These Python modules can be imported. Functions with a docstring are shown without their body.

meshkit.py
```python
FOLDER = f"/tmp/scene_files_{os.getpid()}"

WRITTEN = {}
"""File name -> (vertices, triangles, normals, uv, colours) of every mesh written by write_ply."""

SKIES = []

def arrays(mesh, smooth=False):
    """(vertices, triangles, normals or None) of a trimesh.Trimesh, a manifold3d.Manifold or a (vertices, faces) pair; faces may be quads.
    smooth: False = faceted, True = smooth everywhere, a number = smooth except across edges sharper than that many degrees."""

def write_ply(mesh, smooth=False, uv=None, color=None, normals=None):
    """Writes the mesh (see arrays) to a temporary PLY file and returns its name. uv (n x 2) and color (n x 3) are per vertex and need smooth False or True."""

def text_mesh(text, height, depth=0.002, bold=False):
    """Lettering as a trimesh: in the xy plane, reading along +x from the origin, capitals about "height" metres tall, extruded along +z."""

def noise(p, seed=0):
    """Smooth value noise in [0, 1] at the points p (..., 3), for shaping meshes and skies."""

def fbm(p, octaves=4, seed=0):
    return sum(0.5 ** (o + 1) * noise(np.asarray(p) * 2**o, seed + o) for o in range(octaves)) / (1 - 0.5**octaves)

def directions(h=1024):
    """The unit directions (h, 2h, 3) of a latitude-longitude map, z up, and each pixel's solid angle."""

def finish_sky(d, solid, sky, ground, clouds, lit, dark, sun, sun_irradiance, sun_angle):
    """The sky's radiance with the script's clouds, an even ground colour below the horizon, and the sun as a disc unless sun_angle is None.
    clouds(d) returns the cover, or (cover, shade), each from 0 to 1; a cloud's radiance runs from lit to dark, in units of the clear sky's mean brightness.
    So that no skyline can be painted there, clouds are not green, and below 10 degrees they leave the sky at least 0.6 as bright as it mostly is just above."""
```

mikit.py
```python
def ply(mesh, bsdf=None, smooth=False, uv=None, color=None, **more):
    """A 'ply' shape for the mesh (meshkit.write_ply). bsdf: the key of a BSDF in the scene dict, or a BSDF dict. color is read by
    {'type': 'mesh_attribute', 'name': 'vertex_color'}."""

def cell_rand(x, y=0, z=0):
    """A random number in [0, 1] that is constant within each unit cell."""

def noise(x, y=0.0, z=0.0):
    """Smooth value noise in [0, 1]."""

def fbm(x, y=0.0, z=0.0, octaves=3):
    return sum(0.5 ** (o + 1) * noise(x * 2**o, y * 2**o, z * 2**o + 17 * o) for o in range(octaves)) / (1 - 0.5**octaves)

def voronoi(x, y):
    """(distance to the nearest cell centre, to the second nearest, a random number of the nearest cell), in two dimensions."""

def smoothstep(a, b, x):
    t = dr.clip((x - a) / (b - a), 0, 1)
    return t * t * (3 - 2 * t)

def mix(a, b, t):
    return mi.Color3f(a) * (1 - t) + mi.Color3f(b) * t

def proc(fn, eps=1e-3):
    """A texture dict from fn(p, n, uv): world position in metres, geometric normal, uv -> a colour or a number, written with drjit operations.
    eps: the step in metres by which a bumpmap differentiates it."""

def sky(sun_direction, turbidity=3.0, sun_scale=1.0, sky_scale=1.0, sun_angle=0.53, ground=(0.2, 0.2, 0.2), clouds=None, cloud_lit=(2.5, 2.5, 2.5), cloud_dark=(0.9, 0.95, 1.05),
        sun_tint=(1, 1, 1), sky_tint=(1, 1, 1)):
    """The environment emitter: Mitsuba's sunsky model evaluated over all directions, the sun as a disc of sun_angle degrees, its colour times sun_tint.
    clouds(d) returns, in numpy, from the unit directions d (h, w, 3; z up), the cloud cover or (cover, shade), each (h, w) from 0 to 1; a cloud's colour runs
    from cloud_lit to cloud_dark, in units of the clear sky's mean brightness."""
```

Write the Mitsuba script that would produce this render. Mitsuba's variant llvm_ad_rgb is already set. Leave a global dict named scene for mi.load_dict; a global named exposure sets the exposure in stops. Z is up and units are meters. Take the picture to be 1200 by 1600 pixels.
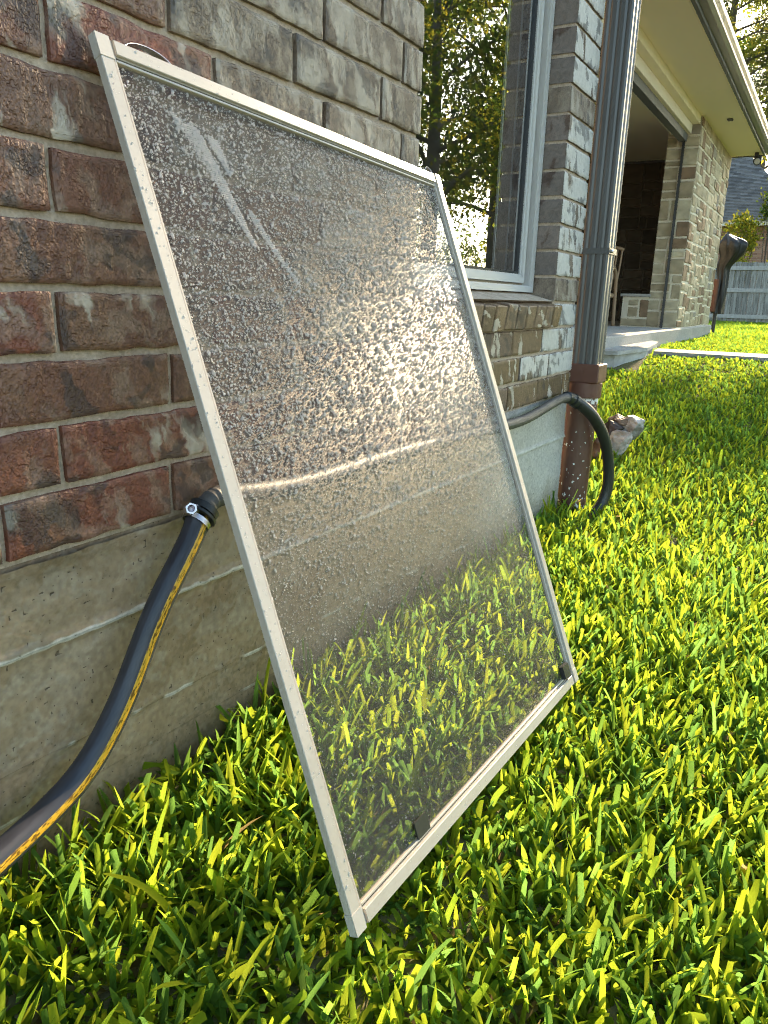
import math, random
import numpy as np
import trimesh
import mitsuba as mi
import drjit as dr
import mikit, meshkit
from mikit import noise, fbm, cell_rand, smoothstep, mix, voronoi, proc

T = mi.ScalarTransform4f
scene, labels = {}, {}

# ------------------------------------------------------------------ camera, sky, exposure
EYE = np.array([0.0, -0.7885, 0.3197])
FWD = np.array([0.8341, 0.4783, -0.2749])
UPV = np.array([0.2253, 0.1608, 0.9609])
scene['camera'] = {'type': 'perspective', 'fov': 54.36, 'fov_axis': 'x', 'near_clip': 0.02, 'far_clip': 600.0,
                   'to_world': T().look_at(origin=EYE.tolist(), target=(EYE + FWD).tolist(), up=UPV.tolist())}
SUN_EL, SUN_AZ = math.radians(23.0), math.radians(-2.15)
SUN = np.array([math.cos(SUN_EL) * math.cos(SUN_AZ), math.cos(SUN_EL) * math.sin(SUN_AZ), math.sin(SUN_EL)])
scene['sky'] = mikit.sky(SUN.tolist(), turbidity=3.5, sky_scale=1.75, ground=(0.14, 0.15, 0.09), sun_tint=(0.95, 0.97, 1.03), sky_tint=(1.08, 1.0, 0.90))
exposure = 3.6

rng = np.random.default_rng(7)


# ------------------------------------------------------------------ helpers
def numbered(key):
    if key not in scene and key not in labels and not any(k.startswith(key + '__') for k in scene):
        return key
    i = 1
    while True:
        k = f'{key}_{i:03d}'
        if k not in scene and k not in labels:
            return k
        i += 1


_count = {}


def part(parent, name, mesh, bsdf, smooth=False, uv=None, color=None, label=None, kind=None):
    base = f'{parent}__{name}'
    n = _count.get(base, 0)
    _count[base] = n + 1
    key = base if n == 0 else f'{base}_{n:03d}'
    scene[key] = mikit.ply(mesh, bsdf, smooth=smooth, uv=uv, color=color)
    if label or kind:
        labels[key] = {}
        if label:
            labels[key]['label'] = label
        if kind:
            labels[key]['kind'] = kind
    return key


def thing(name, label, cat, group=None):
    n = _count.get(name, 0)
    _count[name] = n + 1
    key = name if n == 0 else f'{name}_{n:03d}'
    labels[key] = {'label': label, 'category': cat}
    if group:
        labels[key]['group'] = group
    return key


def struct(name, mesh, bsdf, label, cat, kind='structure', smooth=False, uv=None, color=None):
    scene[name] = mikit.ply(mesh, bsdf, smooth=smooth, uv=uv, color=color)
    labels[name] = {'label': label, 'category': cat, 'kind': kind}


def box(x0, x1, y0, y1, z0, z1):
    m = trimesh.creation.box(extents=(x1 - x0, y1 - y0, z1 - z0))
    m.apply_translation(((x0 + x1) / 2, (y0 + y1) / 2, (z0 + z1) / 2))
    return m


def cat(ms):
    return trimesh.util.concatenate(ms)


def cham(x0, x1, y0, y1, z0, z1, c=0.003, jit=0.0, r=None):
    """chamfered box, with an optional jitter of its 8 corners"""
    cx, cy, cz = (x0 + x1) / 2, (y0 + y1) / 2, (z0 + z1) / 2
    h = np.array([x1 - x0, y1 - y0, z1 - z0]) / 2
    pts = []
    for sx in (-1, 1):
        for sy in (-1, 1):
            for sz in (-1, 1):
                s = np.array([sx, sy, sz])
                j = (r or rng).uniform(-jit, jit, 3) if jit else np.zeros(3)
                for k in range(3):
                    q = s * (h - c)
                    q[k] = s[k] * h[k]
                    pts.append(q + j + (cx, cy, cz))
    return trimesh.convex.convex_hull(np.array(pts))


def tube(pts, rad, n=10, closed_ends=True):
    pts = np.asarray(pts, float)
    rad = np.broadcast_to(np.asarray(rad, float), (len(pts),))
    t = np.gradient(pts, axis=0)
    t /= np.linalg.norm(t, axis=1, keepdims=True)
    a = np.cross(t[0], [0, 0, 1.0] if abs(t[0][2]) < 0.9 else [1.0, 0, 0])
    a /= np.linalg.norm(a)
    A = []
    for k in range(len(pts)):
        a = a - t[k] * (a @ t[k])
        a /= np.linalg.norm(a)
        A.append(a)
    A = np.array(A)
    B = np.cross(t, A)
    ang = np.linspace(0, 2 * np.pi, n + 1)
    v = pts[:, None] + rad[:, None, None] * (np.cos(ang)[None, :, None] * A[:, None] + np.sin(ang)[None, :, None] * B[:, None])
    s = np.concatenate([[0], np.cumsum(np.linalg.norm(np.diff(pts, axis=0), axis=1))])
    uv = np.stack(np.broadcast_arrays(s[:, None], ang[None] / (2 * np.pi)), -1).reshape(-1, 2)
    m = n + 1
    f = []
    for i in range(len(pts) - 1):
        for j in range(n):
            p = i * m + j
            f += [[p, p + 1, p + m + 1], [p, p + m + 1, p + m]]
    V = v.reshape(-1, 3)
    if closed_ends:
        for i, sgn in ((0, 1), (len(pts) - 1, -1)):
            c = len(V)
            V = np.vstack([V, pts[i]])
            uv = np.vstack([uv, [s[i], 0.5]])
            for j in range(n):
                p = i * m + j
                f.append([c, p + 1, p] if sgn > 0 else [c, p, p + 1])
    return trimesh.Trimesh(V, np.array(f), process=False), uv


def spline(P, n):
    from scipy.interpolate import CubicSpline
    P = np.asarray(P, float)
    d = np.concatenate([[0], np.cumsum(np.linalg.norm(np.diff(P, axis=0), axis=1) ** 0.5)])
    return CubicSpline(d, P)(np.linspace(0, d[-1], n))


def grid_mesh(P):
    """P (n, m, 3) -> mesh"""
    n, m = P.shape[:2]
    i, j = np.meshgrid(np.arange(n - 1), np.arange(m - 1), indexing='ij')
    a = (i * m + j).ravel()
    f = np.vstack([np.stack([a, a + m, a + m + 1], 1), np.stack([a, a + m + 1, a + 1], 1)])
    return trimesh.Trimesh(P.reshape(-1, 3), f, process=False)


def frame_boxes(pairs):
    return cat([box(*p) for p in pairs])


# ------------------------------------------------------------------ materials
def mat(name, d):
    scene[name] = d
    return name


def principled(color, rough, **k):
    col = color if isinstance(color, dict) else {'type': 'rgb', 'value': list(color)}
    r = rough if isinstance(rough, dict) else float(rough)
    return {'type': 'principled', 'base_color': col, 'roughness': r, **k}


def bumped(b, fn, scale, eps=1e-3):
    return {'type': 'bumpmap', 'arbitrary': proc(fn, eps), 'scale': float(scale), 'bsdf': b}


def two(b):
    return {'type': 'twosided', 'bsdf': b}


# brick: uv.x = brick number + local u, uv.y = kind + local v
#   kinds: 0 red-brown, 1 red with black and white smears, 2 weathered grey, 3 lime washed, 4 olive brown
def brick_color(p, n, uv):
    bid, kind = dr.floor(uv.x), dr.floor(uv.y)
    lx, lz = (uv.x - bid) * 0.265, (uv.y - kind) * 0.079
    o = bid * 3.17
    wa, wb = fbm(lx * 60 + o, lz * 60, 11.0, 3) - 0.5, fbm(lx * 60 + o, lz * 60, 23.0, 3) - 0.5
    lx, lz = lx + 0.022 * wa + 0.25 * (lz - 0.035), lz + 0.022 * wb
    r1, r2, r3, r4 = (cell_rand(bid, k) for k in (1, 2, 3, 4))
    red, brown, tan = mi.Color3f(0.165, 0.050, 0.030), mi.Color3f(0.130, 0.064, 0.040), mi.Color3f(0.19, 0.104, 0.062)
    col = mix(red, brown, dr.select((kind > 0.5) & (kind < 1.5), 0.6 * r1, 0.55 + 0.45 * r1))
    col = mix(col, tan, 0.55 * smoothstep(0.45, 0.75, fbm(lx * 16 + o, lz * 7, r2 * 9)))
    grey = mix(mi.Color3f(0.125, 0.087, 0.060), mi.Color3f(0.22, 0.168, 0.122), smoothstep(0.3, 0.7, fbm(lx * 45 + o, lz * 12)))
    col = mix(col, mi.Color3f(0.31, 0.23, 0.17), 0.32 * smoothstep(0.54, 0.72, fbm(lx * 30 + o, lz * 24, 4.0, 4)))
    col = dr.select((kind > 1.5) & (kind < 3.5), grey * (0.75 + 0.5 * r1), col)
    olive = mix(mi.Color3f(0.14, 0.085, 0.035), mi.Color3f(0.155, 0.10, 0.068), r1)
    col = dr.select(kind > 3.5, olive * (0.8 + 0.5 * r3), col)
    col = dr.select((kind > 2.5) & (kind < 3.5) & (n.y > -0.6), mix(mi.Color3f(0.062, 0.036, 0.026), mi.Color3f(0.115, 0.07, 0.05), r4), col)  # unwashed brown reveal faces, darkened further to carry their shade
    fine = fbm(lx * 150 + o, lz * 110, 3.0)
    grain = noise(p.x * 420, p.z * 420, p.y * 420)
    col = col * (0.72 + 0.62 * fine) * (0.72 + 0.56 * grain)
    streak = fbm(lx * 42 + o * 5, lz * 11, 2.0, 4)
    patch = fbm(lx * 13 + o * 2, lz * 14, 7.0)
    amount = dr.select(kind > 2.5, dr.select(kind < 3.5, 0.22 + 0.06 * r2, 0.02), dr.select(kind > 1.5, 0.06 + 0.05 * r2, dr.select(kind > 0.5, -0.01, -0.10 + 0.06 * r2)))
    white = smoothstep(0.55, 0.68, streak * 0.5 + patch * 0.5 + amount)
    white = dr.select(kind > 3.5, smoothstep(0.67, 0.72, streak + 0.05 * r2), white)
    face = dr.select(n.y < -0.6, 1.0, 0.18)
    white = white * face
    wcol = mix(mi.Color3f(0.40, 0.36, 0.30), mi.Color3f(0.58, 0.55, 0.48), noise(lx * 80 + o, lz * 40))
    white = dr.select((kind > 1.5) & (kind < 2.5), 0.62 * white, white)
    wcol = mix(mi.Color3f(0.40, 0.335, 0.26), mi.Color3f(0.57, 0.50, 0.41), noise(lx * 80 + o, lz * 40))
    wcol = dr.select((kind > 2.5) & (kind < 3.5), mi.Color3f(0.66, 0.62, 0.56) * (0.8 + 0.3 * fine), wcol)
    col = mix(col, wcol, 0.85 * white)
    black = smoothstep(0.60, 0.72, fbm(lx * 22 + o * 3 + 40, lz * 20, 5.0) + dr.select((kind > 0.5) & (kind < 1.5), 0.06, dr.select(kind < 0.5, 0.0, -0.02)))
    return mix(col, mi.Color3f(0.03, 0.027, 0.028), 0.62 * black * face)


def brick_height(p, n, uv):
    a = fbm(p.x * 260, p.z * 150, p.y * 200, 3)
    pit = smoothstep(0.62, 0.75, noise(p.x * 330, p.z * 240, p.y * 90 + 4))
    drag = fbm(p.x * 120, p.z * 28, 1.0, 2)
    return a * 0.6 + drag * 0.8 - 0.9 * pit + 0.5 * noise(p.x * 600, p.z * 600, p.y * 600)


mat('m_brick', two(bumped(principled(proc(brick_color), 0.50, specular=0.5), brick_height, 0.0021, 4e-4)))


def mortar_color(p, n, uv):
    a = fbm(p.x * 30, p.z * 30, p.y * 30)
    b = fbm(p.x * 300, p.z * 300, p.y * 300)
    c = mix(mi.Color3f(0.32, 0.235, 0.16), mi.Color3f(0.49, 0.395, 0.30), a)
    return c * (0.6 + 0.8 * b)


mat('m_mortar', two(bumped(principled(proc(mortar_color), 0.7), lambda p, n, uv: fbm(p.x * 220, p.z * 220, p.y * 220), 0.003, 5e-4)))


def concrete_color(p, n, uv):
    wa, wb = fbm(p.x * 40, p.z * 40, 11.0, 3) - 0.5, fbm(p.x * 40, p.z * 40, 31.0, 3) - 0.5
    a = fbm(p.x * 5 + p.z * 2 + 0.5 * wa, p.z * 16 - p.x * 1.5 + wb, 2.0, 4)
    b = fbm(p.x * 160, p.z * 160, p.y * 160)
    pit = smoothstep(0.92, 0.96, noise(p.x * 210, p.z * 210, 3.0))
    c = mix(mi.Color3f(0.195, 0.128, 0.074), mi.Color3f(0.29, 0.208, 0.13), smoothstep(0.2, 0.8, a))
    c = mix(c, mi.Color3f(0.40, 0.37, 0.31), 0.22 * smoothstep(0.40, 0.8, fbm(p.x * 34 + 3 * wa, p.z * 52 + 3 * wb, 9.0, 4)))
    for z0, s, wd, lo in ((-0.112, -0.018, 0.0050, 0.14), (-0.262, -0.06, 0.0042, 0.46), (-0.330, -0.05, 0.0035, 0.52)):
        d = dr.abs(p.z - (z0 + s * (p.x - 0.5)) + 0.004 * (noise(p.x * 60, 1.0, z0 * 99) - 0.5))
        c = mix(c, mi.Color3f(0.58, 0.53, 0.46), 0.85 * smoothstep(wd, wd * 0.4, d) * smoothstep(lo, lo + 0.12, fbm(p.x * 26, z0 * 50, 1.0, 3)))
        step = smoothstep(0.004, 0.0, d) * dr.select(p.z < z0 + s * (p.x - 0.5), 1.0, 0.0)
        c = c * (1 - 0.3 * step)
    c = mix(c, mi.Color3f(0.42, 0.42, 0.40), 0.75 * smoothstep(1.75, 2.25, p.x))
    damp = smoothstep(-0.27, -0.39, p.z + 0.10 * (fbm(p.x * 9, p.z * 5, 6.0, 4) - 0.5))
    c = mix(c, mi.Color3f(0.13, 0.095, 0.06), 0.6 * damp)
    c = c * (0.80 + 0.4 * fbm(p.x * 3.5, p.z * 6, 12.0, 4))
    return c * (0.65 + 0.7 * b) * (1 - 0.65 * pit)


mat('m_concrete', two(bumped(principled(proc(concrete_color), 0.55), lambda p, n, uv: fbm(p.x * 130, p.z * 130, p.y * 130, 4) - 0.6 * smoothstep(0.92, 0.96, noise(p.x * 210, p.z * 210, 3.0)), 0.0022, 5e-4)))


def stone_color(p, n, uv):
    bid = dr.floor(uv.x)
    r1, r2 = cell_rand(bid, 1), cell_rand(bid, 2)
    c = mix(mi.Color3f(0.30, 0.235, 0.145), mi.Color3f(0.43, 0.37, 0.25), r1)
    c = dr.select(r2 > 0.78, mi.Color3f(0.20, 0.13, 0.075), c)
    c = dr.select((r2 > 0.62) & (r2 < 0.7), mi.Color3f(0.24, 0.21, 0.17), c)
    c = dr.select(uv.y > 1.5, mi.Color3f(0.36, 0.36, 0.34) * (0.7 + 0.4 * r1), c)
    c = dr.select(uv.y > 3.0, mi.Color3f(0.085, 0.066, 0.045) * (0.5 + 0.9 * r1), c)  # stones inside the patio: shade under the roof put into the colour
    return c * (0.6 + 0.8 * fbm(p.x * 9, p.y * 9 + bid, p.z * 12, 4))


mat('m_stone', two(bumped(principled(proc(stone_color), 0.75), lambda p, n, uv: fbm(p.x * 30, p.y * 30, p.z * 30, 4), 0.012, 3e-3)))
mat('m_shaded_mortar', two(principled((0.11, 0.09, 0.065), 0.9)))  # mortar of the patio far wall, darkened to carry the interior shade
mat('m_stone_mortar', two(principled((0.58, 0.52, 0.40), 0.85)))


def soil_color(p, n, uv):
    a = fbm(p.x * 25, p.y * 25, 1.0, 4)
    near = mix(mi.Color3f(0.06, 0.055, 0.022), mi.Color3f(0.15, 0.13, 0.055), a)
    far = mix(mi.Color3f(0.045, 0.07, 0.014), mi.Color3f(0.075, 0.105, 0.02), a)
    return mix(near, far, smoothstep(4.0, 14.0, p.x))


mat('m_soil', two(bumped(principled(proc(soil_color), 0.9), lambda p, n, uv: fbm(p.x * 60, p.y * 60, 1.0, 4), 0.01, 2e-3)))
VCOL = {'type': 'mesh_attribute', 'name': 'vertex_color'}
mat('m_grass', {'type': 'principledthin', 'base_color': dict(VCOL), 'roughness': 0.36, 'spec_trans': 0.0, 'diff_trans': 1.6, 'eta': 1.45})
mat('m_leaf', {'type': 'principledthin', 'base_color': dict(VCOL), 'roughness': 0.45, 'spec_trans': 0.0, 'diff_trans': 1.5, 'eta': 1.4})


def bark_color(p, n, uv):
    return mix(mi.Color3f(0.06, 0.045, 0.032), mi.Color3f(0.17, 0.13, 0.10), fbm(p.x * 14, p.y * 14, p.z * 3, 4))


mat('m_bark', two(principled(proc(bark_color), 0.85)))


def frame_color(p, n, uv):
    s = fbm(p.x * 18, p.y * 18, p.z * 18, 4)
    c = mi.Color3f(0.41, 0.365, 0.31) * (0.88 + 0.22 * s)
    return mix(c, mi.Color3f(0.33, 0.29, 0.24), 0.2 * smoothstep(0.66, 0.78, noise(p.x * 240, p.y * 240, p.z * 240)))


mat('m_frame', two(principled(proc(frame_color), 0.3, specular=0.55)))
mat('m_cap', two(principled((0.43, 0.39, 0.34), 0.38)))
mat('m_thread', two(principled((0.050, 0.042, 0.042), 0.36, specular=0.8)))
mat('m_spline', two(principled((0.035, 0.035, 0.022), 0.35)))
mat('m_water', {'type': 'principled', 'base_color': {'type': 'rgb', 'value': [0.93, 0.91, 0.90]}, 'roughness': 0.12, 'spec_trans': 0.72, 'eta': 1.33})


def hose_color(p, n, uv):
    v = uv.y + 0.028 * uv.x
    d = dr.abs(v - 0.5)
    stripe = 1 - smoothstep(0.040, 0.046, d)
    dots = smoothstep(0.25, 0.5, noise(uv.x * 190, v * 90))
    yel = mix(mi.Color3f(0.16, 0.075, 0.012), mi.Color3f(0.62, 0.34, 0.03), dots)
    dirt = fbm(uv.x * 40, v * 14, 2.0)
    blk = mi.Color3f(0.028, 0.028, 0.034) * (0.7 + 0.8 * dirt)
    return mix(blk, yel, stripe)


def hose_bump(p, n, uv):
    return dr.sin(uv.x * 1900 + uv.y * 60) * dr.sin(uv.x * 1900 - uv.y * 60)


mat('m_hose', two(bumped(principled(proc(hose_color), 0.32, specular=0.5), hose_bump, 0.0001, 3e-4)))


def old_hose_color(p, n, uv):
    d = dr.abs(uv.y - 0.5 + 0.02 * dr.sin(uv.x * 5))
    stripe = 1 - smoothstep(0.06, 0.085, d)
    c = mi.Color3f(0.07, 0.065, 0.06) * (0.7 + 0.6 * fbm(uv.x * 50, uv.y * 10))
    return mix(c, mi.Color3f(0.34, 0.30, 0.23) * (0.8 + 0.3 * fbm(uv.x * 70, uv.y * 20)), stripe)


mat('m_old_hose', two(principled(proc(old_hose_color), 0.55)))
mat('m_rubber', two(principled((0.02, 0.022, 0.022), 0.38)))
mat('m_steel', two({'type': 'roughconductor', 'material': 'Cr', 'alpha': 0.22}))


def spout_color(p, n, uv):
    c = mi.Color3f(0.09, 0.088, 0.087) * (0.8 + 0.4 * fbm(p.x * 20, p.y * 20, p.z * 4, 4))
    return c


mat('m_spout', two(principled(proc(spout_color), 0.36, metallic=0.15, specular=0.5)))


def pipe_color(p, n, uv):
    c = mix(mi.Color3f(0.075, 0.032, 0.022), mi.Color3f(0.13, 0.058, 0.038), fbm(p.x * 30, p.y * 30, p.z * 14, 4))
    low = smoothstep(-0.28, -0.44, p.z) * 0.10
    top = smoothstep(-0.055, -0.005, p.z + 0.03 * (fbm(p.x * 40, p.y * 40, p.z * 10) - 0.5)) * 0.35 * smoothstep(0.02, 0.0, p.z)
    peel = smoothstep(0.735, 0.75, fbm(p.x * 120, p.y * 120, p.z * 75, 3) + low + top)
    return mix(c, mi.Color3f(0.62, 0.62, 0.58), peel)


mat('m_pipe', two(principled(proc(pipe_color), 0.45)))
mat('m_adapter', two(principled((0.12, 0.050, 0.034), 0.42)))
mat('m_vinyl', two(principled((0.48, 0.465, 0.44), 0.38)))
mat('m_vinyl_tan', two(principled((0.30, 0.23, 0.16), 0.5)))
mat('m_gasket', two(principled((0.018, 0.018, 0.02), 0.5)))
mat('m_glass', {'type': 'thindielectric', 'int_ior': 3.1, 'ext_ior': 1.0})
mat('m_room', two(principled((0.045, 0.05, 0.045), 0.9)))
mat('m_soffit', two(principled((0.76, 0.69, 0.50), 0.6)))
mat('m_trim', two(principled((0.66, 0.60, 0.47), 0.55)))
mat('m_fascia', two(principled((0.10, 0.105, 0.11), 0.45)))
mat('m_gutter', two(principled((0.22, 0.21, 0.19), 0.3, metallic=0.3)))


def slab_color(p, n, uv):
    return mix(mi.Color3f(0.25, 0.24, 0.225), mi.Color3f(0.37, 0.355, 0.325), fbm(p.x * 4, p.y * 4, p.z * 8, 4)) * (0.8 + 0.4 * fbm(p.x * 70, p.y * 70, p.z * 70))


mat('m_slab', two(principled(proc(slab_color), 0.75)))


def wood_color(p, n, uv):
    bid = dr.floor(uv.x)
    r = cell_rand(bid, 1)
    g = fbm(p.y * 45 + bid * 5, p.z * 3.5, 1.0, 4)
    c = mix(mi.Color3f(0.17, 0.155, 0.135), mi.Color3f(0.32, 0.295, 0.265), smoothstep(0.25, 0.75, g)) * (0.75 + 0.45 * r)
    c = dr.select(uv.y > 1.0, mix(mi.Color3f(0.30, 0.275, 0.25), mi.Color3f(0.44, 0.41, 0.375), g), c)
    return c


mat('m_wood', two(principled(proc(wood_color), 0.85)))


def far_brick_color(p, n, uv):
    row = dr.floor(p.z / 0.08)
    cx = p.y / 0.26 + 0.5 * (row - 2 * dr.floor(row / 2))
    r = cell_rand(dr.floor(cx), row)
    fz, fx = p.z / 0.08 - row, cx - dr.floor(cx)
    m = smoothstep(0.0, 0.16, fz) * smoothstep(0.0, 0.05, fx)
    return mix(mi.Color3f(0.36, 0.33, 0.28), mix(mi.Color3f(0.24, 0.12, 0.075), mi.Color3f(0.36, 0.20, 0.13), r), m)


mat('m_far_brick', two(principled(proc(far_brick_color), 0.8)))


def shingle_color(p, n, uv):
    row = dr.floor(p.z / 0.09)
    a = cell_rand(dr.floor(p.y / 0.28 + 0.37 * row), row, 1)
    return mix(mi.Color3f(0.095, 0.085, 0.078), mi.Color3f(0.20, 0.182, 0.168), a)


mat('m_shingle', two(principled(proc(shingle_color), 0.9)))
mat('m_cover', two(principled((0.016, 0.016, 0.017), 0.48, specular=0.5)))


def rust_color(p, n, uv):
    return mix(mi.Color3f(0.07, 0.025, 0.015), mi.Color3f(0.17, 0.06, 0.03), fbm(p.x * 14, p.y * 14, p.z * 9, 4))


mat('m_rust', two(principled(proc(rust_color), 0.6)))


def rock_color(p, n, uv):
    a = fbm(p.x * 14, p.y * 14, p.z * 14, 4)
    k = dr.floor(uv.x)
    c = mix(mi.Color3f(0.21, 0.19, 0.17), mi.Color3f(0.50, 0.48, 0.45), smoothstep(0.3, 0.7, a))
    b = mix(mi.Color3f(0.08, 0.05, 0.035), mi.Color3f(0.21, 0.15, 0.11), smoothstep(0.3, 0.7, a))
    d = mix(mi.Color3f(0.02, 0.016, 0.016), mi.Color3f(0.06, 0.045, 0.04), a)
    return dr.select(k > 1.5, d, dr.select(k > 0.5, b, c)) * (0.7 + 0.6 * fbm(p.x * 90, p.y * 90, p.z * 90))


mat('m_rock', two(bumped(principled(proc(rock_color), 0.6), lambda p, n, uv: fbm(p.x * 50, p.y * 50, p.z * 50, 4), 0.012, 2e-3)))
mat('m_rattan', two(principled((0.30, 0.20, 0.12), 0.5)))
mat('m_dark', two(principled((0.02, 0.02, 0.022), 0.4)))


# ------------------------------------------------------------------ ground
def sstep(a, b, x):
    t = np.clip((x - a) / (b - a), 0, 1)
    return t * t * (3 - 2 * t)


def ground_z(x, y):
    x, y = np.asarray(x, float), np.asarray(y, float)
    near = -0.408 - 0.014 * (np.clip(x, -2, 2.9) - 0.5)
    k = np.clip((x - 2.9) / 4.1, 0, 1)
    k = 0.75 * k + 0.25 * k * k * (3 - 2 * k)
    z = near * (1 - k) - 0.118 * k + 0.105 * np.clip(y, -1.1, 0.0) * (1 - k) + 0.03 * np.clip(y + 1.1, -3, 0) * (1 - k)
    bump = (meshkit.fbm(np.stack([x * 1.6, y * 1.6, 0 * x], -1), 3) - 0.5) * 0.03
    bump = bump + (meshkit.fbm(np.stack([x * 9, y * 9, 0 * x + 3], -1), 2) - 0.5) * 0.010
    return z + bump * np.clip((np.abs(y + 0.25) + np.maximum(x - 1.7, 0)) / 0.7, 0.25, 1)


gx = np.concatenate([np.linspace(-250, -4, 12), np.linspace(-3, 4, 180), np.linspace(4.06, 14, 130), np.linspace(14.5, 40, 40), np.linspace(45, 400, 14)])
gy = np.concatenate([np.linspace(-250, -12, 14), np.linspace(-11, -1.6, 50), np.linspace(-1.55, 1.2, 75), np.linspace(1.4, 12, 30), np.linspace(16, 250, 12)])
GX, GY = np.meshgrid(gx, gy, indexing='ij')
struct('ground', grid_mesh(np.stack([GX, GY, ground_z(GX, GY)], -1)), 'm_soil', 'brown thatch and soil under the lawn', 'ground', smooth=True)

pz = -0.072
pp = []
for t in np.linspace(0, 1, 24):
    a = np.array([7.62, 0.62, 0]) * (1 - t) + np.array([7.75, -6.0, 0]) * t
    b = np.array([7.12, 0.56, 0]) * (1 - t) + np.array([6.70, -6.0, 0]) * t
    pp.append([[b[0], b[1], -0.3], [b[0], b[1], pz], [a[0], a[1], pz], [a[0], a[1], -0.3]])
struct('path', grid_mesh(np.array(pp)), 'm_slab', 'narrow pale concrete path crossing the lawn by the patio', 'path')

# ------------------------------------------------------------------ the brick house
C, J, L = 0.079, 0.010, 0.265
house = thing('brick_house', 'red-brown brick house wall with pale mortar and a tall window over a concrete footing', 'house')
bid = [0]


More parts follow.
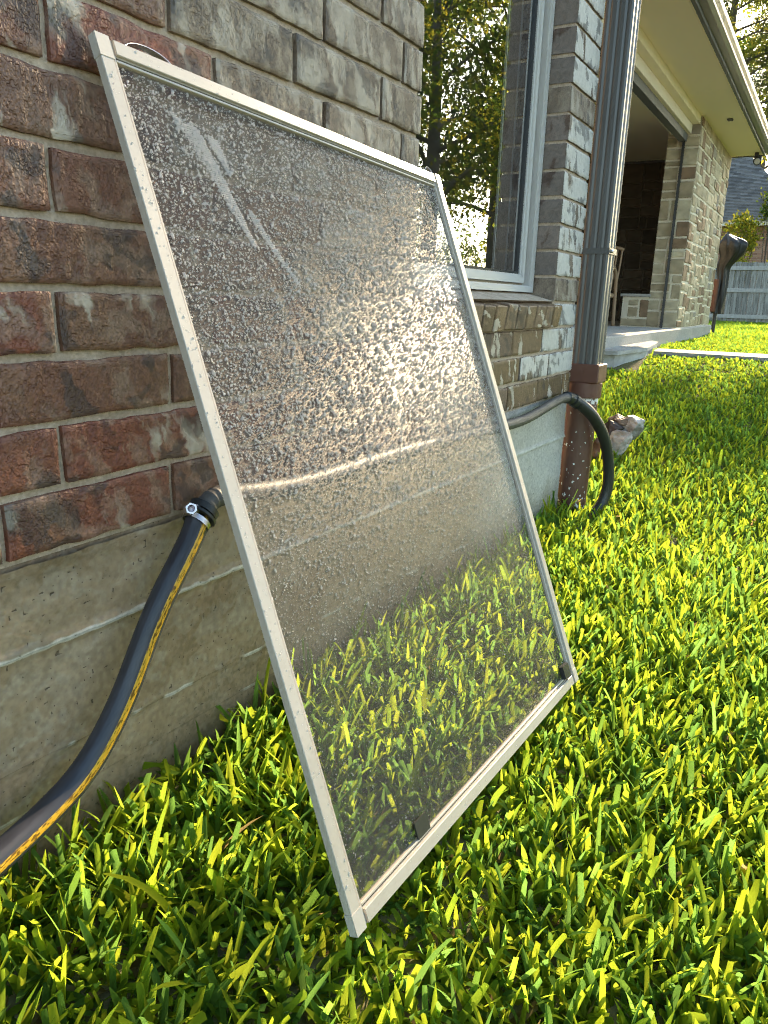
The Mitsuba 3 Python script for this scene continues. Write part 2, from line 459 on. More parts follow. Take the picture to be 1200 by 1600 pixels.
def front_brick(x0, x1, z0, z1, kind, fine, y_front=0.0, depth=0.06, seed=0):
    """one brick with a rough hand made face; returns mesh, uv"""
    bid[0] += 1
    r = np.random.default_rng(1000 + bid[0])
    y_front = y_front + r.uniform(-0.0015, 0.0015)
    w, h = x1 - x0, z1 - z0
    nx, nz = (max(5, int(w / 0.0075)), max(5, int(h / 0.0075))) if fine else (6, 4)
    u = np.concatenate([[0, 0.0035 / w], np.linspace(0.009 / w, 1 - 0.009 / w, nx), [1 - 0.0035 / w, 1]])
    v = np.concatenate([[0, 0.0035 / h], np.linspace(0.009 / h, 1 - 0.009 / h, nz), [1 - 0.0035 / h, 1]])
    U, V = np.meshgrid(u, v, indexing='ij')
    X, Z = x0 + U * w, z0 + V * h
    q = np.stack([X * 1.0, Z * 1.0, 0 * X + bid[0] * 3.3], -1)
    # ragged outline
    edge = lambda s, a: (meshkit.fbm(np.stack([s * 28, 0 * s + a, 0 * s + bid[0] * 1.7], -1), 3) - 0.5)
    X = X + (1 - U) ** 6 * edge(Z, 1) * 0.006 + U ** 6 * edge(Z, 2) * 0.006
    Z = Z + (1 - V) ** 4 * edge(X, 3) * 0.006 + V ** 4 * edge(X, 4) * 0.006
    e = np.minimum(np.minimum(U, 1 - U) * w, np.minimum(V, 1 - V) * h)
    rnd = 0.0022 * np.clip(1 - e / 0.004, 0, 1) ** 2
    drag = meshkit.fbm(q * [55, 14, 1], 3) - 0.5
    lump = meshkit.fbm(q * [20, 22, 1] + 5, 3) - 0.5
    gouge = np.clip(meshkit.fbm(q * [90, 26, 1] + 9, 2) - 0.60, 0, 1)
    amp = 0.36 if kind == 2 else 0.42
    Y = y_front + rnd + amp * (-0.003 * drag - 0.0032 * lump + 0.016 * gouge)
    P = np.stack([X, Y, Z], -1)
    n, m = P.shape[:2]
    front = grid_mesh(P)
    uvf = np.stack([bid[0] + 0.01 + 0.98 * U, kind + 0.01 + 0.98 * V], -1).reshape(-1, 2)
    ring = np.concatenate([P[:, 0], P[-1, 1:], P[::-1, -1][1:], P[0, ::-1][1:]])
    ruv = np.concatenate([np.stack([bid[0] + 0.01 + 0.98 * A, kind + 0.01 + 0.98 * B], -1) for A, B in ((U[:, 0], V[:, 0]), (U[-1, 1:], V[-1, 1:]), (U[::-1, -1][1:], V[::-1, -1][1:]), (U[0, ::-1][1:], V[0, ::-1][1:]))])
    back = ring.copy()
    back[:, 1] = y_front + depth
    side = grid_mesh(np.stack([back, ring]))
    buv = ruv.copy()
    sx = np.clip(np.abs(ring[:, 0] - (x0 + x1) / 2) - (w / 2 - 0.008), 0, None) > 0
    buv[:, 0] = np.where(sx, bid[0] + 0.5 + (ruv[:, 0] - bid[0] - 0.5) * (1 - 2 * min(depth, 0.1) / 0.265), ruv[:, 0])
    return cat([front, side]), np.vstack([uvf, buv, ruv])


def add_brick(x0, x1, k, kind, fine, depth=0.06):
    z0, z1 = k * C + J, (k + 1) * C
    m, uv = front_brick(x0 + J / 2, x1 - J / 2, z0, z1, kind, fine, depth=depth)
    part(house + '__wall', 'brick', m, 'm_brick', smooth=True, uv=uv)


NB = 19
XL, XR = 1.483 + J / 2, 2.708
rk = np.random.default_rng(5)


def kind_at(x, k):
    g = (0.5 * (k * C) + 0.35 * (x - 0.55)) / 0.40
    if g > 1.0 - 0.2 * rk.random():
        return 2
    return (1 if rk.random() < 0.75 else 0) if k < 4 else (0 if rk.random() < 0.85 else 1)


def joints(k):
    off = (0.611 if k % 2 else 0.794) + 0.005 * min(k - 7, 0)
    return [off + L * i for i in range(-6, 12)]


for k in range(NB):
    js = joints(k)
    right = XL if k > 3 else XR
    if k == 3:
        right = XL
    xs = [x for x in js if -0.9 < x < right - 0.05] + [right]
    for a, b in zip(xs[:-1], xs[1:]):
        fine = b > 0.35
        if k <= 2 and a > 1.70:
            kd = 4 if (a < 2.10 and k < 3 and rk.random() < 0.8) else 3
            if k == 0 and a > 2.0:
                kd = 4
        else:
            kd = kind_at((a + b) / 2, k)
        add_brick(a, b, k, kd, fine)
    if k > 2:
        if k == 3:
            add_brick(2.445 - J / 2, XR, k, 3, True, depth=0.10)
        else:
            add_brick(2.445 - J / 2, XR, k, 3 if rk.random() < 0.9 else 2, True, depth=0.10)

# mortar behind the faces, the plain wall above the frame
WT = 2.55
mort = [box(-0.9, 1.479, 0.009, 0.22, 0.002, WT), box(1.479, 2.449, 0.009, 0.22, 0.002, 0.245), box(2.449, XR - 0.004, 0.009, 0.22, 0.002, WT),
        box(1.479, 2.449, 0.009, 0.22, 1.86, WT), box(1.479, 2.449, 0.105, 0.22, 0.245, 0.30)]
part(house, 'wall', cat(mort), 'm_mortar')
ub = []
for k in range(NB, 31):
    for x in np.arange(-0.9 + (k % 2) * 0.13, XR - 0.2, L):
        if k * C < 1.84 and x + L > 1.48 and x < 2.45:
            continue
        ub.append(cham(x + 0.005, min(x + L - 0.005, XR), 0, 0.02, k * C + J, (k + 1) * C, 0.003))
um = cat(ub)
part(house + '__wall', 'brickwork', um, 'm_brick', uv=np.stack([np.floor(um.vertices[:, 0] * 3.7) + 500.3 + np.floor(um.vertices[:, 2] / C) * 17, 0 * um.vertices[:, 0] + 0.5], 1), kind='stuff')

# foundation
fx, fz = np.meshgrid(np.arange(-0.9, XR - 0.004, 0.009), np.arange(-0.62, 0.0031, 0.006), indexing='ij')
Pq = np.stack([fx, fz, 0 * fx], -1)
fy = 0.006 - 0.0035 * (meshkit.fbm(Pq * [6, 14, 1], 4) - 0.5) - 0.0016 * (meshkit.fbm(Pq * [70, 70, 1], 2) - 0.5)
for z0, s, wd, h, lo in ((-0.112, -0.018, 0.0040, 0.0075, -0.25), (-0.262, -0.06, 0.0030, 0.0045, 0.1)):
    zz = z0 + s * (fx - 0.5) + 0.003 * (meshkit.fbm(Pq * [14, 1, 1] + z0 * 99, 3) - 0.5)
    ridge = np.clip(meshkit.fbm(Pq * [60, 2, 1] + 4, 3) - lo + 0.15, 0, 1)
    fy = fy - h * np.exp(-((fz - zz) / wd) ** 2) * ridge
    fy = fy - 0.0022 / (1 + np.exp(-(fz - zz) / 0.002)) * (1 if lo == 0 else 0.4)
top = np.clip((fz + 0.020) / 0.02, 0, 1)
fy = fy - 0.009 * top * np.clip(meshkit.fbm(Pq * [26, 8, 1] + 2, 3) * 1.6 - 0.45, 0, 1) + 0.006 * np.clip((fz + 0.003) / 0.006, 0, 1)
FP = np.stack([fx, fy, fz], -1)
foot = cat([grid_mesh(FP), box(-0.9, XR - 0.004, 0.012, 0.25, -0.62, 0.002)])
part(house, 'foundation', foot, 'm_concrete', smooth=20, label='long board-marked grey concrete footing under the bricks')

# sill of bricks on edge, its top sloping out
sill = house + '__sill'
part(house, 'sill', box(1.487, 2.441, 0.006, 0.11, 0.246, 0.314), 'm_mortar')
ns = 12
ws = (2.441 - 1.487) / ns
for i in range(ns):
    bid[0] += 1
    x0 = 1.487 + i * ws
    m = cham(x0 + 0.004, x0 + ws - 0.004, -0.028, 0.10, 0.251, 0.318, 0.003, 0.0015)
    v = m.vertices.copy()
    # tilt
    ang = math.radians(9 + rng.uniform(-1, 1))
    yy, zz = v[:, 1] - 0.10, v[:, 2] - 0.285
    v[:, 1], v[:, 2] = 0.10 + yy * math.cos(ang) - zz * math.sin(ang) * 0.0 - zz * 0.14, 0.285 + zz + yy * math.tan(ang) + 0.012
    m = trimesh.Trimesh(v, m.faces, process=False)
    uv = np.stack([bid[0] + 0.02 + 0.9 * (v[:, 2] - 0.24) / 0.265, 4 + 0.02 + 0.9 * (v[:, 0] - x0) / 0.079], 1)
    part(sill, 'brick', m, 'm_brick', uv=uv)
sb = trimesh.Trimesh(np.array([[1.487, 0.0, 0.324], [2.441, 0.0, 0.324], [2.441, 0.11, 0.352], [1.487, 0.11, 0.352], [1.487, 0.11, 0.30], [2.441, 0.11, 0.30]]), [[0, 1, 2], [0, 2, 3], [0, 4, 5], [0, 5, 1]], process=False)
part(sill, 'mortar_bed', sb, 'm_mortar')

# window
win = house + '__window'
WX0, WX1, WZ0, WZ1 = 1.489, 2.440, 0.350, 1.856


def ring(x0, x1, z0, z1, w, y0, y1):
    return cat([box(x0, x0 + w, y0, y1, z0, z1), box(x1 - w, x1, y0, y1, z0, z1), box(x0 + w, x1 - w, y0, y1, z0, z0 + w), box(x0 + w, x1 - w, y0, y1, z1 - w, z1)])


part(win, 'frame', cat([ring(WX0, WX1, WZ0, WZ1, 0.016, 0.074, 0.16), ring(WX0 + 0.016, WX1 - 0.016, WZ0 + 0.016, WZ1 - 0.016, 0.004, 0.080, 0.16)]), 'm_vinyl')
part(win, 'track', cat([ring(WX0 + 0.020, WX1 - 0.020, WZ0 + 0.018, WZ1 - 0.020, 0.018, 0.106, 0.16), ring(WX0 + 0.0385, WX1 - 0.0385, WZ0 + 0.0365, WZ1 - 0.0385, 0.006, 0.094, 0.16)]), 'm_vinyl_tan')
part(win, 'sash', cat([ring(WX0 + 0.046, WX1 - 0.046, WZ0 + 0.028, WZ1 - 0.046, 0.018, 0.090, 0.15), ring(WX0 + 0.064, WX1 - 0.064, WZ0 + 0.046, WZ1 - 0.064, 0.008, 0.096, 0.15)]), 'm_vinyl')
part(win, 'gasket', ring(WX0 + 0.072, WX1 - 0.072, WZ0 + 0.054, WZ1 - 0.072, 0.008, 0.101, 0.14), 'm_gasket')
gq = lambda y: trimesh.Trimesh([[WX0 + 0.078, y, WZ0 + 0.06], [WX1 - 0.078, y, WZ0 + 0.06], [WX1 - 0.078, y, WZ1 - 0.078], [WX0 + 0.078, y, WZ1 - 0.078]], [[0, 1, 2], [0, 2, 3]], process=False)
part(win, 'pane', gq(0.108), 'm_glass')
part(win, 'inner_strip', cat([box(2.215, 2.221, 0.125, 0.131, WZ0 + 0.06, WZ1 - 0.08)]), 'm_vinyl')  # thin pale upright strip just behind the pane
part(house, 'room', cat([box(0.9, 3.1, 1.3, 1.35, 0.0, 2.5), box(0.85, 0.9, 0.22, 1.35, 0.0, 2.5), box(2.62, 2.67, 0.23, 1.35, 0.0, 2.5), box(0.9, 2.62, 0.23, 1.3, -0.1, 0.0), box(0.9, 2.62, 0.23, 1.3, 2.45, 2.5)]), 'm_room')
# return wall and eave over the wall
part(house, 'side_wall', box(2.669, XR - 0.006, 0.222, 1.0, -0.62, WT), 'm_far_brick')
part(house, 'roof', cat([box(-1.2, 2.86, -0.21, 0.6, 2.47, 2.50), trimesh.Trimesh([[-1.2, -0.23, 2.52], [2.86, -0.23, 2.52], [2.86, 5, 4.6], [-1.2, 5, 4.6]], [[0, 1, 2], [0, 2, 3]], process=False), box(-1.2, 2.86, -0.23, -0.21, 2.40, 2.53)]), 'm_fascia')

# ------------------------------------------------------------------ downspout and drain pipe
ds = thing('downspout', 'tall dark grey ribbed metal downspout strapped beside the house corner', 'downspout')
DX0, DX1, DY0, DY1 = 2.716, 2.812, -0.086, 0.006
prof = []
ny = 3
ys = np.linspace(DY1 - 0.006, DY0 + 0.006, 4 * ny + 1)
for i, y in enumerate(ys):
    prof.append((DX0 + (0.0 if (i % 4) in (0, 1, 3) and (i % 4) != 2 else 0.0035), y))
xs_ = np.linspace(DX0 + 0.008, DX1 - 0.006, 9)
prof = [(DX0 + 0.006, DY1), *prof, (DX0 + 0.006, DY0)] + [(x, DY0 + (0.004 if i % 4 == 2 else 0.0)) for i, x in enumerate(xs_)] + [(DX1, DY0 + 0.006), (DX1, DY1)]
import shapely.geometry as sg
sp = trimesh.creation.extrude_polygon(sg.Polygon(prof), 2.5 - 0.09, engine='earcut')
sp.apply_translation((0, 0, 0.09))
part(ds, 'tube', sp, 'm_spout', smooth=25)
sk = ds + '__strap'
part(ds, 'strap', cat([box(DX0 - 0.003, DX0 - 0.0005, DY0 - 0.003, DY1, 0.485, 0.505), box(DX0 - 0.003, DX1, DY0 - 0.0045, DY0 - 0.001, 0.485, 0.505), box(DX1 + 0.0005, DX1 + 0.003, DY0 - 0.003, DY1 + 0.10, 0.485, 0.505)]), 'm_spout')
sc = trimesh.creation.icosphere(2, 0.006)
sc.apply_translation((DX0 + 0.02, DY0 - 0.007, 0.495))
part(sk, 'screw', sc, 'm_steel', smooth=True)

dp = thing('drain_pipe', 'brown painted drain pipe with flaking white spots under the downspout', 'pipe')
ac = (DX0 + DX1) / 2, (DY0 + DY1) / 2
ab = cat([cham(DX0 - 0.010, DX1 + 0.010, DY0 - 0.012, DY1 + 0.006, 0.045, 0.112, 0.004)])
part(dp, 'adapter', ab, 'm_adapter')
scr = trimesh.creation.cylinder(radius=0.008, height=0.004, sections=14)
scr.apply_transform(trimesh.transformations.rotation_matrix(math.pi / 2, [0, 1, 0]))
scr.apply_translation((DX0 - 0.012, ac[1] + 0.004, 0.085))
part(dp, 'screw', scr, 'm_adapter')
PC = np.array([ac[0] + 0.003, ac[1] + 0.006])
lath = trimesh.creation.revolve(np.array([[0.03, 0.046], [0.061, 0.046], [0.064, 0.043], [0.064, -0.006], [0.062, -0.010], [0.05, -0.010]]), sections=40)
lath.apply_translation((PC[0], PC[1], 0))
part(dp, 'collar', lath, 'm_adapter', smooth=30)
pt, puv = tube([[PC[0], PC[1], -0.0], [PC[0] - 0.001, PC[1], -0.1], [PC[0] - 0.004, PC[1] + 0.003, -0.3], [PC[0] - 0.008, PC[1] + 0.006, -0.52]], 0.0555, 40)
part(dp, 'tube', pt, 'm_pipe', smooth=30)

# ------------------------------------------------------------------ hoses
h1 = thing('garden_hose', 'thick black hose with a dotted yellow stripe running down the footing', 'hose')
P1 = [(0.775, -0.030, 0.004), (0.750, -0.034, -0.030), (0.693, -0.036, -0.093), (0.650, -0.036, -0.155), (0.613, -0.037, -0.210), (0.565, -0.039, -0.262), (0.517, -0.041, -0.293), (0.444, -0.050, -0.309), (0.37, -0.062, -0.316), (0.2, -0.085, -0.335), (-0.1, -0.12, -0.36)]
tm, tuv = tube(spline(P1, 90), 0.0178, 28)
STRIPE = 0.07
tuv[:, 1] = tuv[:, 1] - STRIPE
part(h1, 'tube', tm, 'm_hose', smooth=True, uv=tuv)


def torus_band(c, axis, R, w, th, n=40):
    m = trimesh.creation.revolve(np.array([[R, -w / 2], [R + th, -w / 2], [R + th, w / 2], [R, w / 2], [R, -w / 2]]), sections=n)
    axis = np.asarray(axis, float) / np.linalg.norm(axis)
    m.apply_transform(trimesh.geometry.align_vectors([0, 0, 1], axis))
    m.apply_translation(c)
    return m


ax = np.array([0.70, 0.02, 0.55])
part(h1, 'collar', cat([torus_band((0.786, -0.031, 0.012), ax, 0.0165, 0.010, 0.0065), torus_band((0.779, -0.031, 0.005), ax, 0.0165, 0.004, 0.0085)]), 'm_rubber', smooth=30)
hc = thing('hose_clamp', 'shiny steel clamp with a hex screw round the black hose at the footing', 'clamp')
part(hc, 'band', torus_band((0.771, -0.031, -0.002), ax, 0.0200, 0.008, 0.0012), 'm_steel', smooth=30)
hx = sg.Polygon([(0.0085 * math.cos(a), 0.0085 * math.sin(a)) for a in np.arange(6) * math.pi / 3 + 0.3]).difference(sg.Point(0, 0).buffer(0.0052, 12))
hm = trimesh.creation.extrude_polygon(hx, 0.016, engine='earcut')
hm.apply_transform(trimesh.geometry.align_vectors([0, 0, 1], [-0.62, -0.66, 0.30]))
hm.apply_translation((0.758, -0.034, 0.021))
part(hc, 'screw', hm, 'm_steel')
part(hc, 'housing', cham(0.752, 0.774, -0.040, -0.022, 0.012, 0.026, 0.003), 'm_steel')

h2 = thing('drain_hose', 'grey hose with a pale stripe lying along the footing ledge behind the screen', 'hose')
P2 = [(0.785, -0.031, 0.012), (0.812, -0.031, 0.026), (0.86, -0.030, 0.022), (1.00, -0.030, 0.006), (1.25, -0.029, 0.002), (1.6, -0.030, -0.004), (1.9, -0.031, -0.016), (2.02, -0.032, -0.019), (2.14, -0.033, -0.020), (2.26, -0.033, -0.013), (2.38, -0.034, -0.001), (2.50, -0.036, 0.008), (2.565, -0.042, 0.006)]
S2 = spline(P2, 260)
d2 = np.concatenate([[0], np.cumsum(np.linalg.norm(np.diff(S2, axis=0), axis=1))])
rad2 = 0.0155 + 0.0008 * np.sin(d2 * 1500) * (d2 < 0.10)
tm2, tuv2 = tube(S2, rad2, 20)
part(h2, 'tube', tm2, 'm_old_hose', smooth=True, uv=tuv2)

h3 = thing('black_hose', 'black rubber hose curling round the brown drain pipe into the grass', 'hose')
P3 = [(2.545, -0.038, 0.008), (2.590, -0.052, -0.004), (2.640, -0.088, -0.040), (2.690, -0.112, -0.085), (2.745, -0.132, -0.150), (2.785, -0.145, -0.230), (2.800, -0.152, -0.310), (2.795, -0.147, -0.380), (2.77, -0.13, -0.43), (2.74, -0.10, -0.47)]
tm3, tuv3 = tube(spline(P3, 70), 0.0205, 24)
part(h3, 'tube', tm3, 'm_rubber', smooth=True)
part(h3, 'collar', cat([torus_band((2.592, -0.054, -0.006), (0.055, -0.03, -0.035), 0.0185, 0.016, 0.0045), torus_band((2.606, -0.063, -0.016), (0.055, -0.03, -0.035), 0.0185, 0.004, 0.0035)]), 'm_rubber', smooth=30)

# ------------------------------------------------------------------ the window screen
TL, TR = np.array([0.657, -0.014, 0.596]), np.array([1.4840, -0.0393, 0.5600])
BL, BR = np.array([0.6045, -0.4155, -0.4040]), np.array([1.4240, -0.4425, -0.4345])
ws_ = thing('window_screen', 'pale metal framed dark mesh window screen beaded with water leaning on the brick wall', 'window screen')
nrm = np.cross(BL - TL, TR - TL)
nrm /= np.linalg.norm(nrm)
if nrm[1] > 0:
    nrm = -nrm


def plane_pt(a, b):
    """a 0..1 left to right, b 0..1 top to bottom"""
    return (TL * (1 - a) + TR * a) * (1 - b) + (BL * (1 - a) + BR * a) * b


WID, HEI = np.linalg.norm(TR - TL), np.linalg.norm(BL - TL)
corners = [TL, TR, BR, BL]
cen = sum(corners) / 4


def rail(A, B, inner, ends):
    """channel profile from corner A to B; ends: cut back at A / B"""
    d = (B - A) / np.linalg.norm(B - A)
    i = inner - d * (inner @ d)
    i /= np.linalg.norm(i)
    pr = [(0.0, -3.5), (0.0, 6.2), (0.8, 7.0), (17.2, 7.0), (18.0, 6.2), (18.0, 2.6), (19.4, 2.6), (19.4, 0.4), (21.6, 0.4), (21.6, 2.8), (22.2, 3.4), (24.4, 3.4), (25.0, 2.8), (25.0, -3.5)]
    a, b = A + d * ends[0], B - d * ends[1]
    V = np.array([a + i * w / 1000 + nrm * h / 1000 for w, h in pr] + [b + i * w / 1000 + nrm * h / 1000 for w, h in pr])
    n = len(pr)
    F = []
    for k in range(n):
        q = (k + 1) % n
        F += [[k, q, n + q], [k, n + q, n + k]]
    tri = trimesh.creation.triangulate_polygon(sg.Polygon(pr), engine='earcut')
    base = {tuple(np.round(p, 6)): j for j, p in enumerate(np.array(pr))}
    idx = [base[tuple(np.round(p, 6))] for p in tri[0]]
    for t in tri[1]:
        F.append([idx[t[0]], idx[t[1]], idx[t[2]]])
        F.append([n + idx[t[0]], n + idx[t[2]], n + idx[t[1]]])
    m = trimesh.Trimesh(V, F, process=False)
    m.fix_normals()
    return m


part(ws_, 'stile', rail(TL, BL, cen - TL, (0.0, 0.0)), 'm_frame')
part(ws_, 'stile', rail(TR, BR, cen - TR, (0.0, 0.0)), 'm_frame')
part(ws_, 'rail', rail(TL, TR, cen - TL, (0.0254, 0.0254)), 'm_frame')
part(ws_, 'rail', rail(BL, BR, cen - BL, (0.0254, 0.0254)), 'm_frame')
EXv, EZv = (TR - TL) / WID, (BL - TL) / HEI


def on_screen_box(a0, a1, b0, b1, n0, n1, o=TL, ex=EXv, ez=EZv):
    m = box(0, 1, 0, 1, 0, 1)
    v = m.vertices
    P = o + np.outer(a0 + v[:, 0] * (a1 - a0), ex) + np.outer(b0 + v[:, 1] * (b1 - b0), ez) + np.outer(n0 + v[:, 2] * (n1 - n0), nrm)
    m = trimesh.Trimesh(P, m.faces, process=False)
    m.fix_normals()
    return m


for o, ex, ez in ((TL, EXv, EZv), (TR, -EXv, EZv), (BR, -(BR - BL) / np.linalg.norm(BR - BL), -(BR - TR) / np.linalg.norm(BR - TR)), (BL, (BR - BL) / np.linalg.norm(BR - BL), -EZv)):
    part(ws_, 'corner_cap', on_screen_box(-0.0008, 0.0185, -0.0008, 0.026, -0.0042, 0.0078, o, ex, ez), 'm_cap')
# spline bead in the groove
sp_ = []
for A, B, q in ((TL, TR, 1), (TR, BR, 1), (BR, BL, 1), (BL, TL, 1)):
    d = (B - A) / np.linalg.norm(B - A)
    i = (cen - A) - d * ((cen - A) @ d)
    i /= np.linalg.norm(i)
    sp_.append(tube([A + d * 0.02 + i * 0.0205 + nrm * 0.0012, B - d * 0.02 + i * 0.0205 + nrm * 0.0012], 0.0011, 8)[0])
part(ws_, 'spline', cat(sp_), 'm_spline', smooth=40)


# woven mesh: real threads
def threads(starts, ends, w, h, sides=4, cuts=10):
    S, E_ = np.asarray(starts), np.asarray(ends)
    q = np.linspace(0, 1, cuts + 1)[:, None, None]
    J_ = S + (E_ - S) * q
    S, E_ = J_[:-1].reshape(-1, 3), J_[1:].reshape(-1, 3)
    d = E_ - S
    d /= np.linalg.norm(d, axis=1, keepdims=True)
    side = np.cross(d, nrm)
    ang = np.arange(sides) * 2 * np.pi / sides
    off = (np.cos(ang)[None, :, None] * side[:, None] * w / 2 + np.sin(ang)[None, :, None] * nrm * h / 2)
    V = np.concatenate([S[:, None] + off, E_[:, None] + off], 1).reshape(-1, 3)
    f = []
    for k in range(sides):
        q = (k + 1) % sides
        f += [[k, q, sides + q], [k, sides + q, sides + k]]
    F = (np.array(f)[None] + (np.arange(len(S)) * 2 * sides)[:, None, None]).reshape(-1, 3)
    return trimesh.Trimesh(V, F, process=False)


MESH_N = -0.0012
rr_ = np.random.default_rng(3)
nh, nv = int(HEI / 0.00074), int(WID / 0.00070)
bs = (np.arange(nh) + 0.5 + rr_.uniform(-0.22, 0.22, nh)) / nh
as_ = (np.arange(nv) + 0.5 + rr_.uniform(-0.22, 0.22, nv)) / nv
hb = [b for b in bs if 0.021 / HEI < b < 1 - 0.021 / HEI]
va = [a for a in as_ if 0.021 / WID < a < 1 - 0.021 / WID]
hs = np.array([plane_pt(0.022 / WID, b) for b in hb]) + nrm * MESH_N
he = np.array([plane_pt(1 - 0.022 / WID, b) for b in hb]) + nrm * MESH_N
vs = np.array([plane_pt(a, 0.022 / HEI) for a in va]) + nrm * (MESH_N - 0.0003)
ve = np.array([plane_pt(a, 1 - 0.022 / HEI) for a in va]) + nrm * (MESH_N - 0.0003)
part(ws_, 'mesh', cat([threads(hs, he, 0.00022, 0.00008), threads(vs, ve, 0.00007, 0.00005)]), 'm_thread', smooth=False, kind='stuff', label='dark woven solar mesh of the screen')

# water beads on the mesh
rw = np.random.default_rng(11)


def lens(n_lat=2, n_lon=6):
    V, F = [[0, 0, 1.0]], []
    for i in range(1, n_lat + 1):
        th = math.pi * i / (n_lat + 1)
        for j in range(n_lon):
            a = 2 * math.pi * (j + 0.5 * i) / n_lon
            V.append([math.sin(th) * math.cos(a), math.sin(th) * math.sin(a), math.cos(th)])
    V.append([0, 0, -1.0])
    for j in range(n_lon):
        F.append([0, 1 + j, 1 + (j + 1) % n_lon])
    for i in range(n_lat - 1):
        a, b = 1 + i * n_lon, 1 + (i + 1) * n_lon
        for j in range(n_lon):
            q = (j + 1) % n_lon
            F += [[a + j, b + j, b + q], [a + j, b + q, a + q]]
    a = 1 + (n_lat - 1) * n_lon
    for j in range(n_lon):
        F.append([len(V) - 1, a + (j + 1) % n_lon, a + j])
    return np.array(V), np.array(F)


LV, LF = lens()


def beads(centers, rx, ry, rn, ex, ey, en):
    V = centers[:, None] + (LV[None, :, 0:1] * rx[:, None, None]) * ex + (LV[None, :, 1:2] * ry[:, None, None]) * ey + (LV[None, :, 2:3] * rn[:, None, None]) * en
    F = (LF[None] + (np.arange(len(centers)) * len(LV))[:, None, None]).reshape(-1, 3)
    m = trimesh.Trimesh(V.reshape(-1, 3), F, process=False)
    return m


ND = 88000
A_, B_ = rw.uniform(0.028, 0.972, ND), rw.uniform(0.026, 0.974, ND)
# the runs where beads have joined and drained, and patchy cover
runs = [[(0.17, 0.10), (0.24, 0.22), (0.26, 0.30), (0.27, 0.36)], [(0.19, 0.10), (0.33, 0.24), (0.42, 0.33), (0.46, 0.42)], [(0.30, 0.17), (0.44, 0.26), (0.53, 0.34), (0.60, 0.42)], [(0.36, 0.22), (0.50, 0.36), (0.55, 0.45)], [(0.30, 0.28), (0.37, 0.33), (0.40, 0.40)]]
keep = np.ones(ND, bool)
for run in runs:
    S = spline(np.array([(a * WID, b * HEI, 0) for a, b in run]), 60)
    d = np.min(np.hypot(A_[:, None] * WID - S[None, :, 0], B_[:, None] * HEI - S[None, :, 1]), axis=1)
    keep &= d > 0.0030
dens = meshkit.fbm(np.stack([A_ * 7, B_ * 8, 0 * A_], -1), 3)
want = np.clip(1.05 - 0.72 * sstep(0.42, 0.78, B_) - 0.15 * sstep(0.35, 0.5, B_), 0, 1) * np.clip(0.78 + 0.5 * dens, 0.2, 1)
keep &= rw.random(ND) < want
A_, B_ = A_[keep], B_[keep]
n = len(A_)
rr0 = 0.00066 * np.exp(rw.normal(0, 0.42, n)) * (1.10 - 0.45 * sstep(0.40, 0.8, B_))
rr0 = np.minimum(rr0, 0.0024)
ctr = np.stack([plane_pt(a, b) for a, b in zip(A_, B_)]) + nrm * (MESH_N + 0.0004 + rr0 * 0.35)[:, None]
st = np.where(rw.random(n) < 0.12, rw.uniform(1.5, 2.6, n), rw.uniform(0.85, 1.25, n))
part(ws_, 'water_beads', beads(ctr, rr0, rr0 * st, rr0 * 0.65, EXv, -EZv, nrm), 'm_water', smooth=True, kind='stuff', label='thousands of clear water beads caught in the mesh')

# clinging film of water near the top left: filled mesh cells, reaching down in thin tongues
fc, fsz = [], []
for pts, wd in (([(0.120, 0.060), (0.150, 0.085), (0.175, 0.125), (0.205, 0.175), (0.225, 0.205)], 0.024), ([(0.192, 0.075), (0.203, 0.095), (0.210, 0.115)], 0.016), ([(0.155, 0.065), (0.185, 0.12), (0.215, 0.18)], 0.012), ([(0.235, 0.16), (0.28, 0.215), (0.315, 0.25)], 0.010)):
    S = spline(np.array([(a, b, 0) for a, b in pts]), 300)
    for i, (a, b, _) in enumerate(S):
        t_ = i / 299
        w = wd * (1.25 - t_) * (0.55 + 0.9 * meshkit.fbm(np.array([t_ * 9, wd * 900, 0.0]), 3)) * min(1, t_ * 9 + 0.15)
        for _ in range(3):
            row = (round((b * HEI + rw.normal(0, 0.002)) / 0.0028) * 0.0028)
            fc.append(plane_pt(a + rw.uniform(-0.5, 0.5) * w / WID, row / HEI))
            fsz.append(rw.uniform(0.0008, 0.0022))
fc, fsz = np.array(fc) + nrm * MESH_N, np.array(fsz)
part(ws_, 'water_film', beads(fc, fsz * 1.4, np.full(len(fsz), 0.0013), np.full(len(fsz), 0.0005), EXv, -EZv, nrm), 'm_water', smooth=True, kind='stuff', label='thin clear film of water clinging below the top rail')

# beads on the frame
fb, fr = [], []
for A0, B0, inn, cnt in ((TL, BL, cen - TL, 200), (TL, TR, cen - TL, 90), (BL, BR, cen - BL, 30), (TR, BR, cen - TR, 60)):
    d = (B0 - A0) / np.linalg.norm(B0 - A0)
    i = inn - d * (inn @ d)
    i /= np.linalg.norm(i)
    ln = np.linalg.norm(B0 - A0)
    for _ in range(cnt):
        s = rw.uniform(0.03, ln - 0.03)
        fb.append(A0 + d * s + i * rw.uniform(0.001, 0.017) + nrm * 0.0072)
        fr.append(min(0.00055 * math.exp(rw.normal(0, 0.45)), 0.0018))
fb, fr = np.array(fb), np.array(fr)
part(ws_, 'frame_beads', beads(fb, fr, fr * rw.uniform(0.9, 1.7, len(fr)), fr * 0.6, EXv, -EZv, nrm), 'm_water', smooth=True, kind='stuff')

